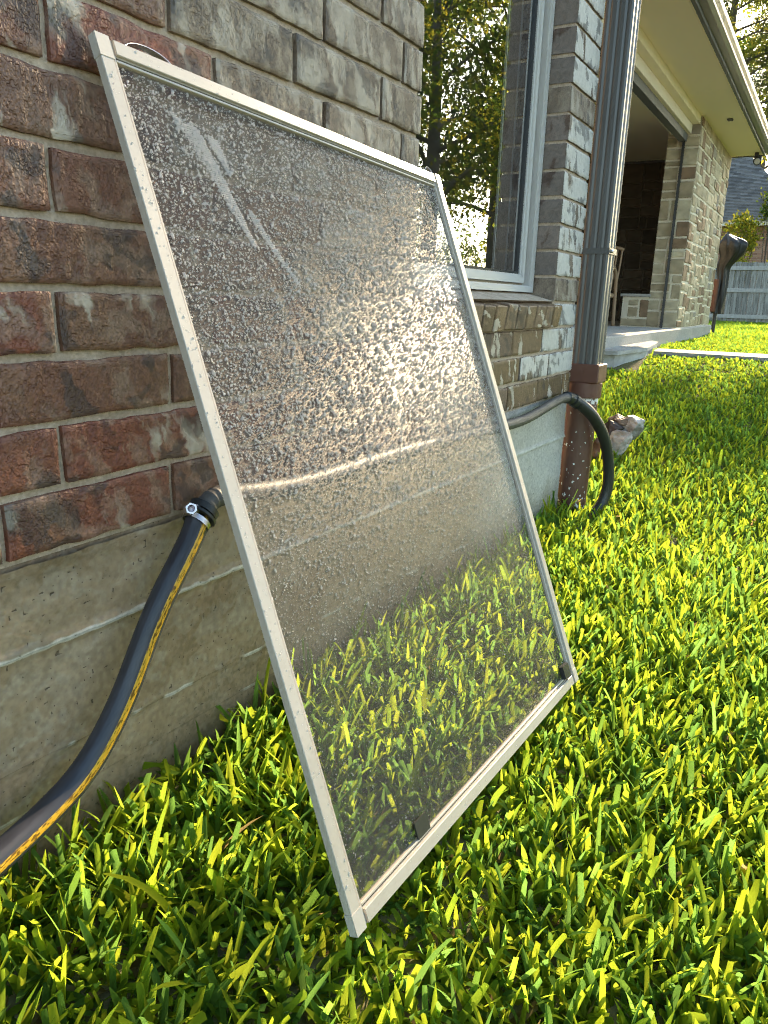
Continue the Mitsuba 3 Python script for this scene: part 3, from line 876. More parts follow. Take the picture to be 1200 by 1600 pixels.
# bent leaf springs behind the top rail, pull tabs in the bottom rail
for a0, ln_, hh in ((0.055, 0.075, 0.016), (0.940, 0.034, 0.016)):
    t = np.linspace(0, math.pi, 16)
    base = plane_pt(a0, 0.0) - nrm * 0.002
    Pm = np.array([base + EXv * (ln_ / 2 * (1 - math.cos(x))) - EZv * (hh * math.sin(x) - 0.002) for x in t])
    rows = np.stack([Pm - nrm * 0.004, Pm + nrm * 0.0035], 1)
    sh = grid_mesh(rows)
    sh2 = grid_mesh(np.stack([Pm * 1.0 - nrm * 0.004 + EZv * 0.0006, Pm + nrm * 0.0035 + EZv * 0.0006], 1)[:, ::-1])
    edge = tube(Pm + nrm * 0.0035, 0.0006, 6)[0]
    part(ws_, 'leaf_spring', cat([sh, sh2, edge]), 'm_steel', smooth=40)
part(ws_, 'pull_tab', on_screen_box(0.165, 0.198, -0.048, -0.024, 0.0015, 0.0040, BL, (BR - BL) / np.linalg.norm(BR - BL), EZv), 'm_dark', label='dark plastic pull tab near the low left corner')
tb = on_screen_box(0.755, 0.785, -0.050, -0.023, 0.0005, 0.010, BL, (BR - BL) / np.linalg.norm(BR - BL), EZv)
tb.vertices += 0.003 * (meshkit.noise(tb.vertices * 80)[:, None] - 0.5)
part(ws_, 'pull_tab', tb, 'm_dark')

# ------------------------------------------------------------------ stones beside the pipe
def rock(c, size, rot, k, seed, label, thin=1.0):
    t = thing('edging_stone', label, 'stone')
    r = np.random.default_rng(seed)
    m = trimesh.convex.convex_hull(r.uniform(-1, 1, (16, 3)) * [1, 1, 1])
    m = trimesh.Trimesh(np.clip(m.vertices * 1.4, -1, 1), m.faces)
    m = m.convex_hull
    for _ in range(4):
        m = m.subdivide()
    m.vertices = m.vertices * np.array(size) / 2
    m.vertices += m.vertex_normals * (meshkit.fbm(m.vertices * 35 + seed, 4) - 0.5)[:, None] * 0.016
    m.apply_transform(trimesh.transformations.euler_matrix(*rot))
    m.apply_translation(c)
    scene[t] = mikit.ply(m, 'm_rock', smooth=35 if False else True, uv=np.full((len(m.vertices), 2), k + 0.5))


rock((3.62, 0.010, -0.315), (0.05, 0.10, 0.17), (0.35, 0.15, 0.2), 0, 3, 'grey slab stone standing on edge in the grass by the drain pipe')
rock((3.82, 0.045, -0.240), (0.13, 0.12, 0.06), (0.1, -0.1, 0.5), 1, 8, 'reddish brown stone lying flat on top of the little pile')
rock((3.80, -0.010, -0.275), (0.08, 0.08, 0.13), (0.2, 0.1, -0.3), 0, 12, 'brown stone at the lawn end of the pile')
rock((3.52, 0.055, -0.335), (0.07, 0.08, 0.10), (0.2, 0.4, 0.9), 1, 19, 'small brown stone wedged next to the drain pipe')
rock((3.74, 0.075, -0.285), (0.11, 0.11, 0.10), (0.3, 0.2, 0.1), 2, 23, 'black wet stone in the hollow of the pile')

# ------------------------------------------------------------------ covered patio
patio = thing('covered_patio', 'covered patio with tan ashlar stone pier under a cream soffit and dark gutter', 'patio')
CX0, CX1, CY0, CY1, CZ0, CZ1 = 10.0, 12.79, 0.87, 1.25, 0.055, 2.43
sid = [0]


def ashlar(W, H, seed, big=0.30):
    """rectangles (u0,u1,v0,v1) filling W x H like random ashlar"""
    r = np.random.default_rng(seed)
    out = []

    def cut(u0, u1, v0, v1):
        w, h = u1 - u0, v1 - v0
        if w > big * 1.25 or h > big * 0.85 or (w > 0.17 and h > 0.17 and r.random() < 0.55):
            if w / big > h / (big * 0.75):
                m = u0 + w * r.uniform(0.33, 0.67)
                cut(u0, m, v0, v1)
                cut(m, u1, v0, v1)
            else:
                m = v0 + h * r.uniform(0.33, 0.67)
                cut(u0, u1, v0, m)
                cut(u0, u1, m, v1)
        else:
            out.append((u0, u1, v0, v1))
    cut(0, W, 0, H)
    return out


def stones(holder, rects, place, kind=0.5, name='stone'):
    g = 0.012
    r = np.random.default_rng(len(rects))
    for u0, u1, v0, v1 in rects:
        sid[0] += 1
        if u1 - u0 < 0.03 or v1 - v0 < 0.03:
            continue
        m = cham(u0 + g, u1 - g, -r.uniform(0.005, 0.013), 0.01, v0 + g, v1 - g, 0.006, 0.004, r)
        m = place(m)
        part(holder, name, m, 'm_stone', uv=np.stack([np.full(len(m.vertices), sid[0] + 0.5), np.full(len(m.vertices), kind)], 1))


def tf(ex, ey, ez, o):
    M = np.eye(4)
    M[:3, 0], M[:3, 1], M[:3, 2], M[:3, 3] = ex, ey, ez, o

    def go(m):
        m = m.copy()
        m.apply_transform(M)
        if np.linalg.det(M[:3, :3]) < 0:
            m.invert()
        return m
    return go


part(patio, 'pier', box(CX0 + 0.012, CX1 - 0.012, CY0 + 0.012, CY1 - 0.012, CZ0, CZ1), 'm_stone_mortar')
pier = patio + '__pier'
stones(pier, ashlar(CX1 - CX0, CZ1 - CZ0, 4, 0.27), tf([1, 0, 0], [0, 1, 0], [0, 0, 1], [CX0, CY0 + 0.012, CZ0]))
stones(pier, ashlar(CY1 - CY0, CZ1 - CZ0, 9, 0.30), tf([0, 1, 0], [1, 0, 0], [0, 0, 1], [CX0 + 0.012, CY0, CZ0]))
part(patio, 'far_wall', box(12.85, 13.0, CY1 - 0.012, 4.2, CZ0, 2.45), 'm_shaded_mortar')
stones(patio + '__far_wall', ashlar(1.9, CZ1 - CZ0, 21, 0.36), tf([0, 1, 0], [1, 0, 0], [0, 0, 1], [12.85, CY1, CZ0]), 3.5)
part(patio, 'back_wall', box(2.8, 13.0, 4.2, 4.3, -0.1, 2.45), 'm_far_brick')
part(patio, 'ceiling', box(2.72, 12.95, 1.20, 4.25, 2.451, 2.50), 'm_soffit')
part(patio, 'added_front_wall', box(2.72, 5.6, 1.0, 1.18, -0.1, 2.238), 'm_far_brick')  # added unseen wall, closes part of the opening to darken the patio inside
part(patio, 'hearth', box(CX0 + 0.012, CX0 + 0.5, CY1 - 0.010, 1.56, CZ0, 0.42), 'm_stone_mortar')
stones(patio + '__hearth', [(0, 0.34, 0, 0.11), (0, 0.12, 0.11, 0.34), (0.12, 0.26, 0.11, 0.25), (0.12, 0.26, 0.25, 0.34), (0.26, 0.32, 0.11, 0.34)][:4] + [(0.0, 0.0, 0, 0)], tf([0, 1, 0], [1, 0, 0], [0, 0, 1], [CX0 + 0.012, CY1 - 0.02, CZ0]))
part(patio + '__hearth', 'cap', cham(CX0 - 0.02, CX0 + 0.52, CY1 - 0.03, 1.59, 0.421, 0.455, 0.006), 'm_slab')
# screen track and head rail of the opening
part(patio, 'shade_track', box(CX0 - 0.05, CX0 - 0.012, 1.035, 1.062, CZ0, 2.20), 'm_dark')
part(patio, 'shade_head', box(3.6, CX0 - 0.012, 1.02, 1.10, 2.16, 2.24), 'm_fascia')
part(patio, 'lintel', box(2.72, CX0 - 0.013, 0.98, 1.20, 2.24, 2.34), 'm_trim')
part(patio, 'frieze', box(2.72, CX0 + 0.05, 0.90, 1.20, 2.342, 2.428), 'm_soffit')
part(patio, 'soffit', cat([box(2.72, 5.98, 0.46, 1.02, 2.43, 2.448), box(5.984, 8.98, 0.46, 1.02, 2.43, 2.448), box(8.984, 12.80, 0.46, 1.02, 2.43, 2.448)]), 'm_soffit')
part(patio, 'soffit', cat([box(2.72, 12.80, 0.452, 0.464, 2.424, 2.4295)]), 'm_trim')
part(patio, 'fascia', cat([box(2.72, 12.80, 0.43, 0.459, 2.416, 2.56), box(12.801, 12.83, 0.43, 4.4, 2.416, 2.56)]), 'm_fascia')
gprof = sg.Polygon([(0, 0), (-0.055, 0), (-0.072, 0.02), (-0.075, 0.055), (-0.095, 0.08), (-0.098, 0.115), (-0.086, 0.115), (-0.086, 0.108), (-0.082, 0.02), (0, 0.012)])
gm = trimesh.creation.extrude_polygon(gprof, 10.10, engine='earcut')
gm.apply_transform(np.array([[0, 0, 1, 2.72], [1, 0, 0, 0.428], [0, 1, 0, 2.448], [0, 0, 0, 1.0]]))
part(patio, 'gutter', gm, 'm_gutter')
part(patio, 'roof', trimesh.Trimesh([[2.72, 0.40, 2.58], [12.86, 0.40, 2.58], [12.86, 5, 4.4], [2.72, 5, 4.4], [2.72, 0.40, 2.562], [12.86, 0.40, 2.562]], [[0, 1, 2], [0, 2, 3], [0, 5, 1], [0, 4, 5]], process=False), 'm_shingle')
part(patio, 'soffit_vent', box(10.28, 10.38, 0.60, 0.66, 2.418, 2.4295), 'm_dark')
slabm = cham(2.72, 12.95, 0.845, 4.2, -0.40, CZ0, 0.012)
part(patio, 'slab', slabm, 'm_slab')
stp = thing('patio_step', 'low rough flagstone step in front of the patio slab', 'step')
hull = np.array([(6.98, 0.60), (7.9, 0.70), (8.95, 0.842), (8.95, 0.842), (6.6, 0.842), (6.5, 0.80)])
spg = sg.Polygon([(6.97, 0.60), (7.6, 0.655), (8.22, 0.74), (8.40, 0.838), (6.2, 0.838), (6.3, 0.70)])
sm = trimesh.creation.extrude_polygon(sg.Polygon([(6.97, 0.585), (7.6, 0.65), (8.25, 0.735), (8.45, 0.842), (6.1, 0.842), (6.2, 0.66)]), 0.03, engine='earcut')
sm.apply_translation((0, 0, -0.068))
part(stp, 'cap', sm, 'm_stone', uv=np.tile([78.5, 2.5], (len(sm.vertices), 1)))
sm2 = trimesh.creation.extrude_polygon(spg, 0.20, engine='earcut')
sm2.apply_translation((0, 0, -0.2685))
part(stp, 'riser', sm2, 'm_stone', uv=np.tile([77.5, 2.5], (len(sm2.vertices), 1)))

cam_ = thing('floodlight', 'small dark floodlight fixed under the far corner of the eave', 'light')
part(cam_, 'bracket', box(12.55, 12.62, 0.50, 0.55, 2.37, 2.4295), 'm_dark')
hd = trimesh.creation.cylinder(radius=0.055, height=0.09, sections=20)
hd.apply_transform(trimesh.transformations.rotation_matrix(math.radians(60), [0, 1, 0]))
hd.apply_translation((12.56, 0.50, 2.33))
part(cam_, 'head', hd, 'm_dark', smooth=30)
ln2 = trimesh.creation.cylinder(radius=0.04, height=0.012, sections=20)
ln2.apply_transform(trimesh.transformations.rotation_matrix(math.radians(60), [0, 1, 0]))
ln2.apply_translation((12.515, 0.50, 2.305))
part(cam_, 'lens', ln2, 'm_vinyl')

# chair on the patio
ch = thing('patio_chair', 'brown bent-frame patio chair standing in the shade of the patio', 'chair')
for s in (0.0, 0.46):
    y = 1.62 + s
    part(ch, 'arm', tube(spline([(9.9, y, 0.06), (9.85, y, 0.40), (9.78, y, 0.66), (9.66, y, 0.74), (9.52, y, 0.70), (9.44, y, 0.40), (9.38, y, 0.06)], 40), 0.022, 10)[0], 'm_rattan', smooth=True)
part(ch, 'seat', cham(9.42, 9.9, 1.63, 2.07, 0.40, 0.45, 0.01), 'm_rattan')
part(ch, 'backrest', cat([tube(spline([(9.88, 1.64 + 0.06 * i, 0.45), (9.98, 1.64 + 0.06 * i, 0.7), (10.06, 1.64 + 0.06 * i, 0.98)], 10), 0.012, 8)[0] for i in range(8)] + [tube(spline([(10.06, 1.62, 0.98), (10.07, 1.85, 1.02), (10.06, 2.08, 0.98)], 12), 0.02, 8)[0]]), 'm_rattan', smooth=True)

# covered thing past the pier
cv = thing('covered_heater', 'tall object under a black vinyl cover with a rust red panel, past the stone pier', 'covered heater')
secs = [(0.22, 0.10, 0.085), (0.5, 0.105, 0.085), (0.8, 0.10, 0.085), (0.95, 0.11, 0.10), (1.10, 0.155, 0.15), (1.22, 0.19, 0.20), (1.30, 0.175, 0.18), (1.40, 0.06, 0.05), (1.45, 0.012, 0.012)]
rows = []
for z, rx, ry in secs:
    a = np.linspace(0, 2 * np.pi, 33)
    fold = 1 + 0.14 * np.sin(a * 5 + z * 3) + 0.08 * np.sin(a * 9 - z * 5)
    rows.append(np.stack([13.35 + rx * np.cos(a) * fold, 0.84 - 0.08 * (z > 1.05) * (z < 1.35) + ry * np.sin(a) * fold, 0 * a + z], 1))
rowsI = spline(np.array(rows).reshape(len(rows), -1), 40).reshape(40, -1, 3)
rowsI += 0.018 * (meshkit.fbm(rowsI * [9, 9, 4], 3)[..., None] - 0.5)
part(cv, 'cover', grid_mesh(rowsI[::-1]), 'm_cover', smooth=True)
part(cv, 'panel', cham(13.10, 13.34, 0.86, 1.05, 0.25, 0.74, 0.01), 'm_rust')
part(cv, 'post', tube([[13.36, 0.87, -0.15], [13.36, 0.87, 0.5]], 0.03, 12)[0], 'm_dark', smooth=30)

# ------------------------------------------------------------------ fence, neighbour's house
FXx = 25.0
fence = thing('wooden_fence', 'weathered grey picket privacy fence across the end of the lawn', 'fence')
pid = 0
for y in np.arange(-6.5, 4.6, 0.148):
    pid += 1
    hgt = 1.60 + rng.uniform(-0.012, 0.012)
    m = cham(FXx + 0.04, FXx + 0.056, y + 0.003, y + 0.142 + rng.uniform(-0.004, 0.003), -0.14, hgt, 0.004)
    part(fence, 'picket', m, 'm_wood', uv=np.tile([pid + 0.5, 0.5], (len(m.vertices), 1)))
for z in (0.02, 0.76, 1.38):
    m = cham(FXx, FXx + 0.039, -6.5, 4.6, z, z + 0.11, 0.004)
    part(fence, 'rail', m, 'm_wood', uv=np.tile([900.5 + z, 1.5], (len(m.vertices), 1)))
for y in np.arange(-6.0, 4.5, 2.4) + 0.08 + 0.0:
    y = y + 1.68 - 0.1
    m = cham(FXx - 0.092, FXx - 0.001, y, y + 0.09, -0.2, 1.56, 0.005)
    part(fence, 'post', m, 'm_wood', uv=np.tile([700.5 + round(y), 1.5], (len(m.vertices), 1)))

nb = thing('neighbour_house', 'brick house with a blue grey shingle hip roof behind the fence', 'house')
part(nb, 'wall', box(34.0, 43.0, 1.2, 9.5, -0.2, 3.40), 'm_far_brick')
part(nb, 'fascia', box(33.38, 33.42, 0.55, 10.2, 3.36, 3.54), 'm_trim')
part(nb, 'soffit', box(33.422, 44, 0.6, 10.2, 3.402, 3.44), 'm_soffit')
hv = np.array([[33.35, 0.52, 3.50], [44.0, 0.52, 3.50], [44.0, 10.3, 3.50], [33.35, 10.3, 3.50], [38.2, 3.45, 6.62], [38.2, 9.0, 6.62]])
# shingle courses as real steps on the front and side slopes
fr_ = []
for (a, b, c, d) in ((hv[0], hv[3], hv[5], hv[4]), (hv[1], hv[0], hv[4], hv[4])):
    N = 46
    nn = np.cross(b - a, d - a)
    nn /= np.linalg.norm(nn)
    nn = nn if nn[2] > 0 else -nn
    for i in range(N):
        t0, t1 = i / N, (i + 1) / N
        p = [a + (d - a) * t0 + nn * 0.02, b + (c - b) * t0 + nn * 0.02, b + (c - b) * t1, a + (d - a) * t1, a + (d - a) * t0, b + (c - b) * t0]
        fr_.append(trimesh.Trimesh(p, [[0, 1, 2], [0, 2, 3], [4, 5, 1], [4, 1, 0]], process=False))
fr_.append(trimesh.Trimesh(hv, [[1, 2, 4], [2, 5, 4], [2, 3, 5]], process=False))
part(nb, 'roof', cat(fr_), 'm_shingle')


# ------------------------------------------------------------------ foliage
def leaves(centers, size, n_per, spread, col, var, seed, aspect=0.5, droop=0.0):
    r = np.random.default_rng(seed)
    c = np.repeat(centers, n_per, axis=0) + r.normal(0, 1, (len(centers) * n_per, 3)) * spread
    k = len(c)
    d = r.normal(0, 1, (k, 3))
    d[:, 2] -= droop
    d /= np.linalg.norm(d, axis=1, keepdims=True)
    s = np.cross(d, r.normal(0, 1, (k, 3)))
    s /= np.linalg.norm(s, axis=1, keepdims=True)
    l = size * r.uniform(0.6, 1.3, k)[:, None]
    w = l * aspect / 2
    V = np.stack([c, c + d * l * 0.5 + s * w, c + d * l, c + d * l * 0.5 - s * w], 1).reshape(-1, 3)
    b = np.arange(k)[:, None] * 4
    F = np.concatenate([b + [0, 1, 2], b + [0, 2, 3]])
    base = np.array(col)
    cc = base[r.integers(0, len(base), k)] * np.exp(r.normal(0, var, (k, 1)))
    return trimesh.Trimesh(V, F, process=False), np.repeat(cc, 4, axis=0)


GREENS = [(0.08, 0.13, 0.02), (0.13, 0.18, 0.025), (0.19, 0.21, 0.03), (0.05, 0.085, 0.02)]
YELLOW = [(0.34, 0.29, 0.03), (0.26, 0.26, 0.03), (0.15, 0.18, 0.025)]


def tree(name, label, base, h, trunk_r, crown, nlimb, leaf, n_per, spread, cols, seed, catg='tree', group=None, aspect=0.5, lean=(0, 0), bare=0.35, levels=2, tiers=None, rise_by=(-0.05, 0.45)):
    r = np.random.default_rng(seed)
    t = thing(name, label, catg, group)
    b = np.array(base, float)
    top = b + [lean[0] * h, lean[1] * h, h]
    ts = np.linspace(0, 1, 10)
    tp = b + np.outer(ts, top - b) + np.stack([np.sin(ts * 5 + seed), np.cos(ts * 4 + seed), 0 * ts], 1) * 0.012 * h * ts[:, None]
    part(t, 'trunk', tube(tp, trunk_r * (1 - 0.85 * ts), 10)[0], 'm_bark', smooth=True)
    limbs, tips = [], []
    fs = [bare + (1 - bare) * (i + r.random()) / nlimb for i in range(nlimb)] if tiers is None else [q for a_, b_, k_ in tiers for q in r.uniform(a_, b_, k_)]
    for i, f in enumerate(fs):
        o = np.array([np.interp(f, ts, tp[:, k]) for k in range(3)])
        a = i * 2.4 + r.uniform(-0.5, 0.5)
        ln = crown * (1.15 - 0.65 * max(f - bare, 0) / (1 - bare)) * r.uniform(0.6, 1.15)
        rise = r.uniform(*rise_by) * ln
        e = o + [math.cos(a) * ln, math.sin(a) * ln, rise]
        mid = (o + e) / 2 + r.normal(0, 0.07, 3) * ln + [0, 0, 0.08 * ln]
        S = spline([o, mid, e], 9)
        limbs.append(tube(S, np.linspace(trunk_r * 0.30 * (1.2 - f), 0.012, 9), 6)[0])
        for q in range(int(3 + 3 * levels)):
            u = r.uniform(0.3, 1.0)
            s0 = np.array([np.interp(u, np.linspace(0, 1, 9), S[:, k]) for k in range(3)])
            dirv = r.normal(0, 1, 3) * [1, 1, 0.55] + (e - o) / ln * 0.8
            dirv /= np.linalg.norm(dirv)
            e2 = s0 + dirv * ln * r.uniform(0.15, 0.42)
            S2_ = spline([s0, (s0 + e2) / 2 + r.normal(0, 0.04, 3) * ln, e2], 5)
            limbs.append(tube(S2_, np.linspace(0.022, 0.006, 5), 4)[0])
            for w in np.linspace(0.35, 1, 4):
                tips.append(s0 * (1 - w) + e2 * w)
    part(t, 'limbs', cat(limbs), 'm_bark', smooth=True)
    m, c = leaves(np.array(tips), leaf, n_per, spread, cols, 0.35, seed + 1, aspect)
    part(t, 'crown', m, 'm_leaf', color=c)
    return t


gz = lambda x, y: float(ground_z(np.array([x]), np.array([y]))[0])
# the pine behind the fence, seen over the gutter
tree('pine_tree', 'tall open pine with dark trunk behind the fence, seen past the gutter', (30, 3.62, -0.2), 14, 0.27, 3.0, 44, 0.20, 24, 0.18, [(0.06, 0.075, 0.02), (0.10, 0.11, 0.02), (0.20, 0.19, 0.03), (0.05, 0.06, 0.025)], 42, aspect=0.16, bare=0.36)
tree('hackberry_tree', 'hazy pale green tree far behind the neighbour roof', (47, 3.9, -0.2), 16, 0.3, 4.2, 26, 0.24, 12, 0.34, YELLOW + GREENS[:3], 77, bare=0.42)
# trees out over the lawn side, mirrored in the window
tree('oak_tree', 'big leafy oak out on the lawn side, mirrored in the window glass', (17.5, -8.0, -0.2), 9.5, 0.24, 3.9, 26, 0.15, 22, 0.26, GREENS + YELLOW, 5, bare=0.22)
tree('oak_tree', 'second oak beyond the first one on the lawn side', (22.5, -8.3, -0.2), 11, 0.24, 4.2, 26, 0.17, 20, 0.28, GREENS + YELLOW, 15, bare=0.2)
tree('oak_tree', 'yellowing oak nearest the house on the lawn side', (14.5, -8.6, -0.2), 7.0, 0.16, 2.8, 22, 0.13, 20, 0.24, YELLOW + GREENS[:2], 25, bare=0.25)
# unseen elm added past the fence, crown tiers shaped to dapple the lawn
tree('dapple_elm', 'unseen slender elm added beyond the fence to dapple the lawn', (27, -1.2, -0.2), 9.25, 0.16, 1.5, 24, 0.16, 6, 0.13, GREENS, 31, bare=0.4, tiers=[(0.975, 1.0, 6), (0.40, 0.6, 3)], rise_by=(0.0, 0.10))


def shrub(name, label, c, r3, n, leaf, cols, seed, catg='shrub', group=None):
    r = np.random.default_rng(seed)
    t = thing(name, label, catg, group)
    d = r.normal(0, 1, (n, 3))
    d /= np.linalg.norm(d, axis=1, keepdims=True)
    rad = r.uniform(0.3, 1, n) ** 0.5 * (0.7 + 0.5 * meshkit.fbm(d * 2.2 + seed, 3))
    C_ = np.array(c) + d * rad[:, None] * np.array(r3)
    g0 = np.array([c[0], c[1], -0.25])
    part(t, 'stem', cat([tube(spline([g0 + r.normal(0, 0.05, 3) * [1, 1, 0], (g0 + C_[i]) / 2 + r.normal(0, 0.1, 3) * r3[0], C_[i]], 6), np.linspace(0.03, 0.006, 6), 5)[0] for i in range(0, n, max(1, n // 14))]), 'm_bark', smooth=True)
    m, cl = leaves(C_, leaf, 6, 0.10 * r3[0] + 0.03, cols, 0.3, seed + 2)
    part(t, 'foliage', m, 'm_leaf', color=cl)


shrub('yellow_shrub', 'tall yellow-green shrub before the neighbour roof, left of its brick wall', (28.0, 2.25, 2.55), (0.5, 0.52, 0.75), 220, 0.13, YELLOW, 61)
shrub('low_shrub', 'low yellow shrub showing over the fence top beside the black cover', (26.6, 1.95, 1.45), (0.4, 0.42, 0.34), 160, 0.10, YELLOW, 62)
shrub('low_shrub', 'low yellow shrub over the fence top at the right edge', (26.6, 0.75, 1.45), (0.4, 0.50, 0.36), 180, 0.10, YELLOW, 63)
shrub('garden_tree', 'dark green small tree before the neighbour roof at the right edge', (29.5, 1.35, 3.6), (0.7, 0.55, 0.9), 200, 0.14, GREENS, 64, 'tree')
ORD = ['second', 'third', 'fourth', 'fifth', 'sixth', 'farthest', 'nearest']
for i, (x, y, s) in enumerate([(13.0, -9.6, 1.3), (15.2, -9.9, 1.5), (17.4, -10.1, 1.4), (19.6, -10.3, 1.6), (21.8, -10.4, 1.5), (24.0, -10.2, 1.7), (11.0, -9.2, 1.2)]):
    shrub('hedge_shrub', f'dark rounded hedge shrub on the lawn side, {ORD[i]} along the hedge', (x, y, 0.7 * s), (1.25, 1.0, s), 260, 0.14, GREENS, 80 + i, 'shrub', 'hedge shrubs along the lawn side')


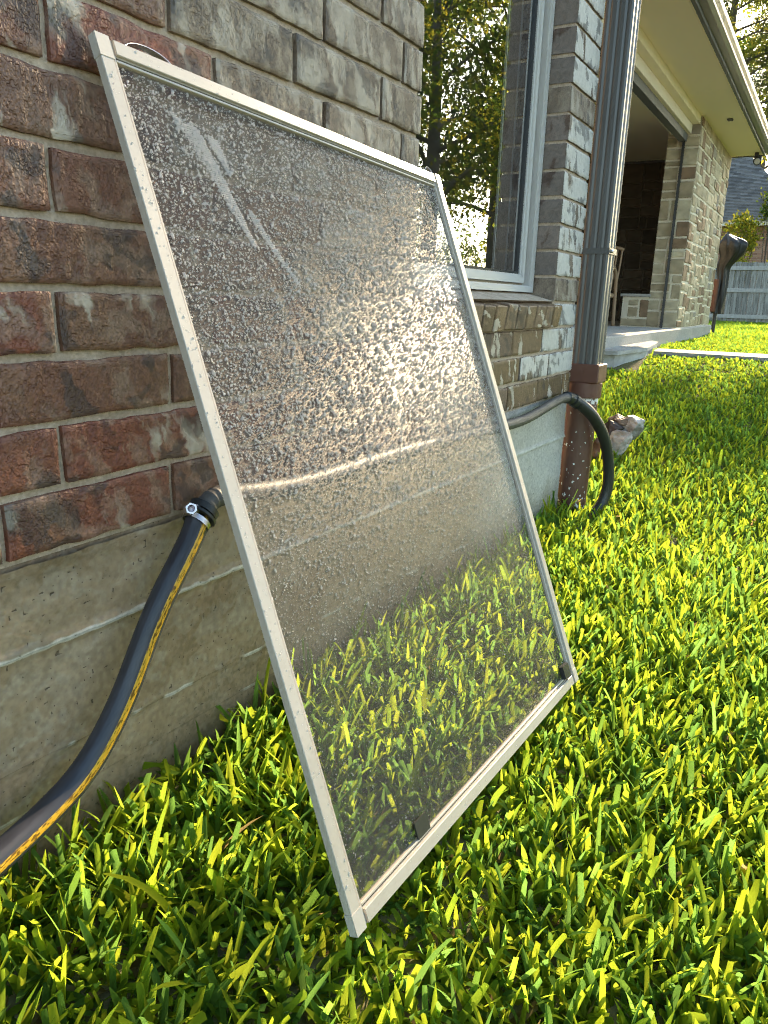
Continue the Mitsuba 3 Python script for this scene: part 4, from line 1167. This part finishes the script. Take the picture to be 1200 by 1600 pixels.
# ------------------------------------------------------------------ grass
def grass():
    r = np.random.default_rng(99)
    xs, ys, lod = [], [], []

    def zone(x0, x1, y0, y1, per, k):
        n = int((x1 - x0) * (y1 - y0) * per)
        a, b = r.uniform(x0, x1, n), r.uniform(y0, y1, n)
        xs.append(a); ys.append(b); lod.append(np.full(n, k))
    zone(0.15, 1.3, -1.0, -0.012, 8600, 0)
    zone(1.3, 2.2, -1.0, -0.012, 7600, 0)
    zone(0.15, 2.2, -1.0, -0.012, 6000, 1)
    n_low0 = int(sum(len(q) for q in xs[:2]))
    n_low1 = int(sum(len(q) for q in xs))
    zone(2.2, 3.6, -1.0, 0.5, 6200, 1)
    zone(3.6, 5.5, -1.1, 0.86, 5000, 1)
    zone(5.5, 8.0, -1.2, 0.83, 3600, 2)
    zone(8.0, 12.0, -1.2, 0.84, 2600, 2)
    zone(12.0, 25.0, -1.5, 3.0, 1000, 3)
    zone(-0.8, 0.15, -1.2, -0.012, 2500, 1)
    zone(0.15, 5.0, -2.2, -1.0, 2600, 1)
    zone(5.0, 12.0, -3.0, -1.2, 1100, 2)
    zone(2.0, 25.0, -7.0, -2.2, 260, 3)
    x, y, k = np.concatenate(xs), np.concatenate(ys), np.concatenate(lod)
    low = np.zeros(len(x), bool)
    low[n_low0:n_low1] = True
    low |= (r.random(len(x)) < 0.35) & (k > 0)
    # nothing under the house, the path, the pipes and stones; short under the bottom rail
    ok = ~((x > 2.70) & (x < 12.96) & (y > 0.84))
    ok &= ~((x < 2.70) & (y > -0.010))
    ok &= ~((y > -7) & (y < 0.62) & (x > 6.72 + 0.065 * (y + 6)) & (x < 7.74 - 0.02 * (y + 6)))
    ok &= ~(np.hypot(x - PC[0], y - PC[1]) < 0.06)
    ok &= ~((x > 6.1) & (x < 8.95) & (y > 0.58 + 0.125 * (x - 6.97)))
    ok &= ~((x > 2.7) & (x < 3.6) & (y > 0.25))
    thin = meshkit.fbm(np.stack([x * 4.5, y * 4.5, 0 * x], -1), 3)
    ok &= r.random(len(x)) < np.clip(1.5 * thin + 0.40, 0.45, 1)
    x, y, k, thin, low = x[ok], y[ok], k[ok], thin[ok], low[ok]
    z = ground_z(x, y)
    n = len(x)
    # shoots: blades of a shoot fan out in one plane
    az = r.uniform(0, 2 * np.pi, n)
    lean = np.abs(r.normal(0.0, 0.45, n)) + 0.12
    lean = np.where(low, r.uniform(0.65, 1.35, n), lean)
    length = r.uniform(0.034, 0.072, n) * (0.8 + 0.5 * thin)
    length = np.where(low, r.uniform(0.030, 0.052, n), length)
    wall = np.exp(-np.abs(y) / 0.07) * (x < 2.7)
    length *= 1 + 0.55 * wall
    tall = r.random(n) < 0.03
    length = np.where(tall, length * 1.7, length)
    near_rail = (x > 0.58) & (x < 1.46) & (y > -0.475) & (y < -0.335)
    length = np.where(near_rail, np.minimum(length, r.uniform(0.024, 0.055, n)), length)
    front = (x > 0.60) & (x < 1.46) & (y <= -0.475) & (y > -0.53)
    length = np.where(front, np.minimum(length, r.uniform(0.028, 0.055, n)), length)
    width = r.uniform(0.0062, 0.0112, n) * np.array([1, 1.15, 1.55, 3.0])[k]
    length = np.where(k == 3, length * 1.1, length)
    length *= 1 - 0.45 * sstep(4.5, 6.5, x) * (k < 3)
    cut = r.random(n) < 0.55  # mown tips
    col = np.array([(0.26, 0.39, 0.03), (0.33, 0.43, 0.028), (0.18, 0.33, 0.05), (0.38, 0.45, 0.03), (0.14, 0.28, 0.055)])[r.integers(0, 5, n)]
    col = col * np.exp(r.normal(0, 0.18, (n, 1)))
    dead = r.random(n) < 0.055
    col = np.where(dead[:, None], np.array([0.30, 0.22, 0.10]) * np.exp(r.normal(0, 0.25, (n, 1))), col)
    length = np.where(dead, length * 0.75, length)
    lean = np.where(dead, lean + r.uniform(0.2, 0.9, n), lean)
    meshes, cols = [], []
    for lv, segs, three in ((0, 5, True), (1, 3, True), (2, 2, False), (3, 1, False)):
        q = k == lv
        m = q.sum()
        if not m:
            continue
        t = np.linspace(0, 1, segs + 1)
        curl = r.uniform(0.0, 0.9, m)
        th = lean[q][:, None] + curl[:, None] * t[None] ** 1.5
        ds_ = length[q][:, None] / segs
        thm = (th[:, 1:] + th[:, :-1]) / 2
        hx_ = np.concatenate([np.zeros((m, 1)), np.cumsum(np.sin(thm) * ds_, 1)], 1)
        hz_ = np.concatenate([np.zeros((m, 1)), np.cumsum(np.cos(thm) * ds_, 1)], 1)
        a = az[q]
        P = np.stack([x[q][:, None] + hx_ * np.cos(a)[:, None], y[q][:, None] + hx_ * np.sin(a)[:, None], z[q][:, None] - 0.004 + hz_], -1)
        tw = a + np.pi / 2 + r.normal(0, 0.45, m)
        side = np.stack([np.cos(tw), np.sin(tw), r.normal(0, 0.12, m)], -1)
        tip = np.where(cut[q], r.uniform(0.62, 0.92, m), 0.06)
        mid = np.where(cut[q], 0.95, 0.85)
        prof = np.stack([np.interp(t, [0, 0.25, 0.7, 1.0], [0.62, 1.0, w, e]) for w, e in ((0.95, 0.78), (0.80, 0.05))])
        pf = prof[(~cut[q]).astype(int)]
        if lv == 3:
            pf = np.tile([[1.0, 0.35]], (m, 1))
        hw = width[q][:, None] / 2 * pf
        Lp, Rp = P - side[:, None] * hw[..., None], P + side[:, None] * hw[..., None]
        jag = r.normal(0, 0.0022, (m, 2)) * cut[q][:, None]
        Lp[:, -1, 2] += jag[:, 0]; Rp[:, -1, 2] += jag[:, 1]
        if three:
            up = np.stack([-np.cos(a), -np.sin(a), 0 * a], -1)
            Mp = P - up[:, None] * hw[..., None] * 0.35
            V = np.stack([Lp, Mp, Rp], 2)
            w3 = 3
        else:
            V = np.stack([Lp, Rp], 2)
            w3 = 2
        V = V.reshape(m, -1, 3)
        f = []
        for s in range(segs):
            for c_ in range(w3 - 1):
                p = s * w3 + c_
                f += [[p, p + 1, p + w3 + 1], [p, p + w3 + 1, p + w3]]
        F = (np.array(f)[None] + (np.arange(m) * V.shape[1])[:, None, None]).reshape(-1, 3)
        meshes.append(trimesh.Trimesh(V.reshape(-1, 3), F, process=False))
        # blade colour is darker and a little greyer at the base
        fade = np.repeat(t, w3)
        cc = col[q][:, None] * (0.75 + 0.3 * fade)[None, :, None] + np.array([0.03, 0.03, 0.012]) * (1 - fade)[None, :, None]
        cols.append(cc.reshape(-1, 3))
    return cat(meshes), np.concatenate(cols)


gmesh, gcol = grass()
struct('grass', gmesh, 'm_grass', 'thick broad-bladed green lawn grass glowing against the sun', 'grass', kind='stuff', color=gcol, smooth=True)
print('grass tris', len(gmesh.faces), 'bricks', bid[0], 'stones', sid[0], 'beads', n, WID, HEI)
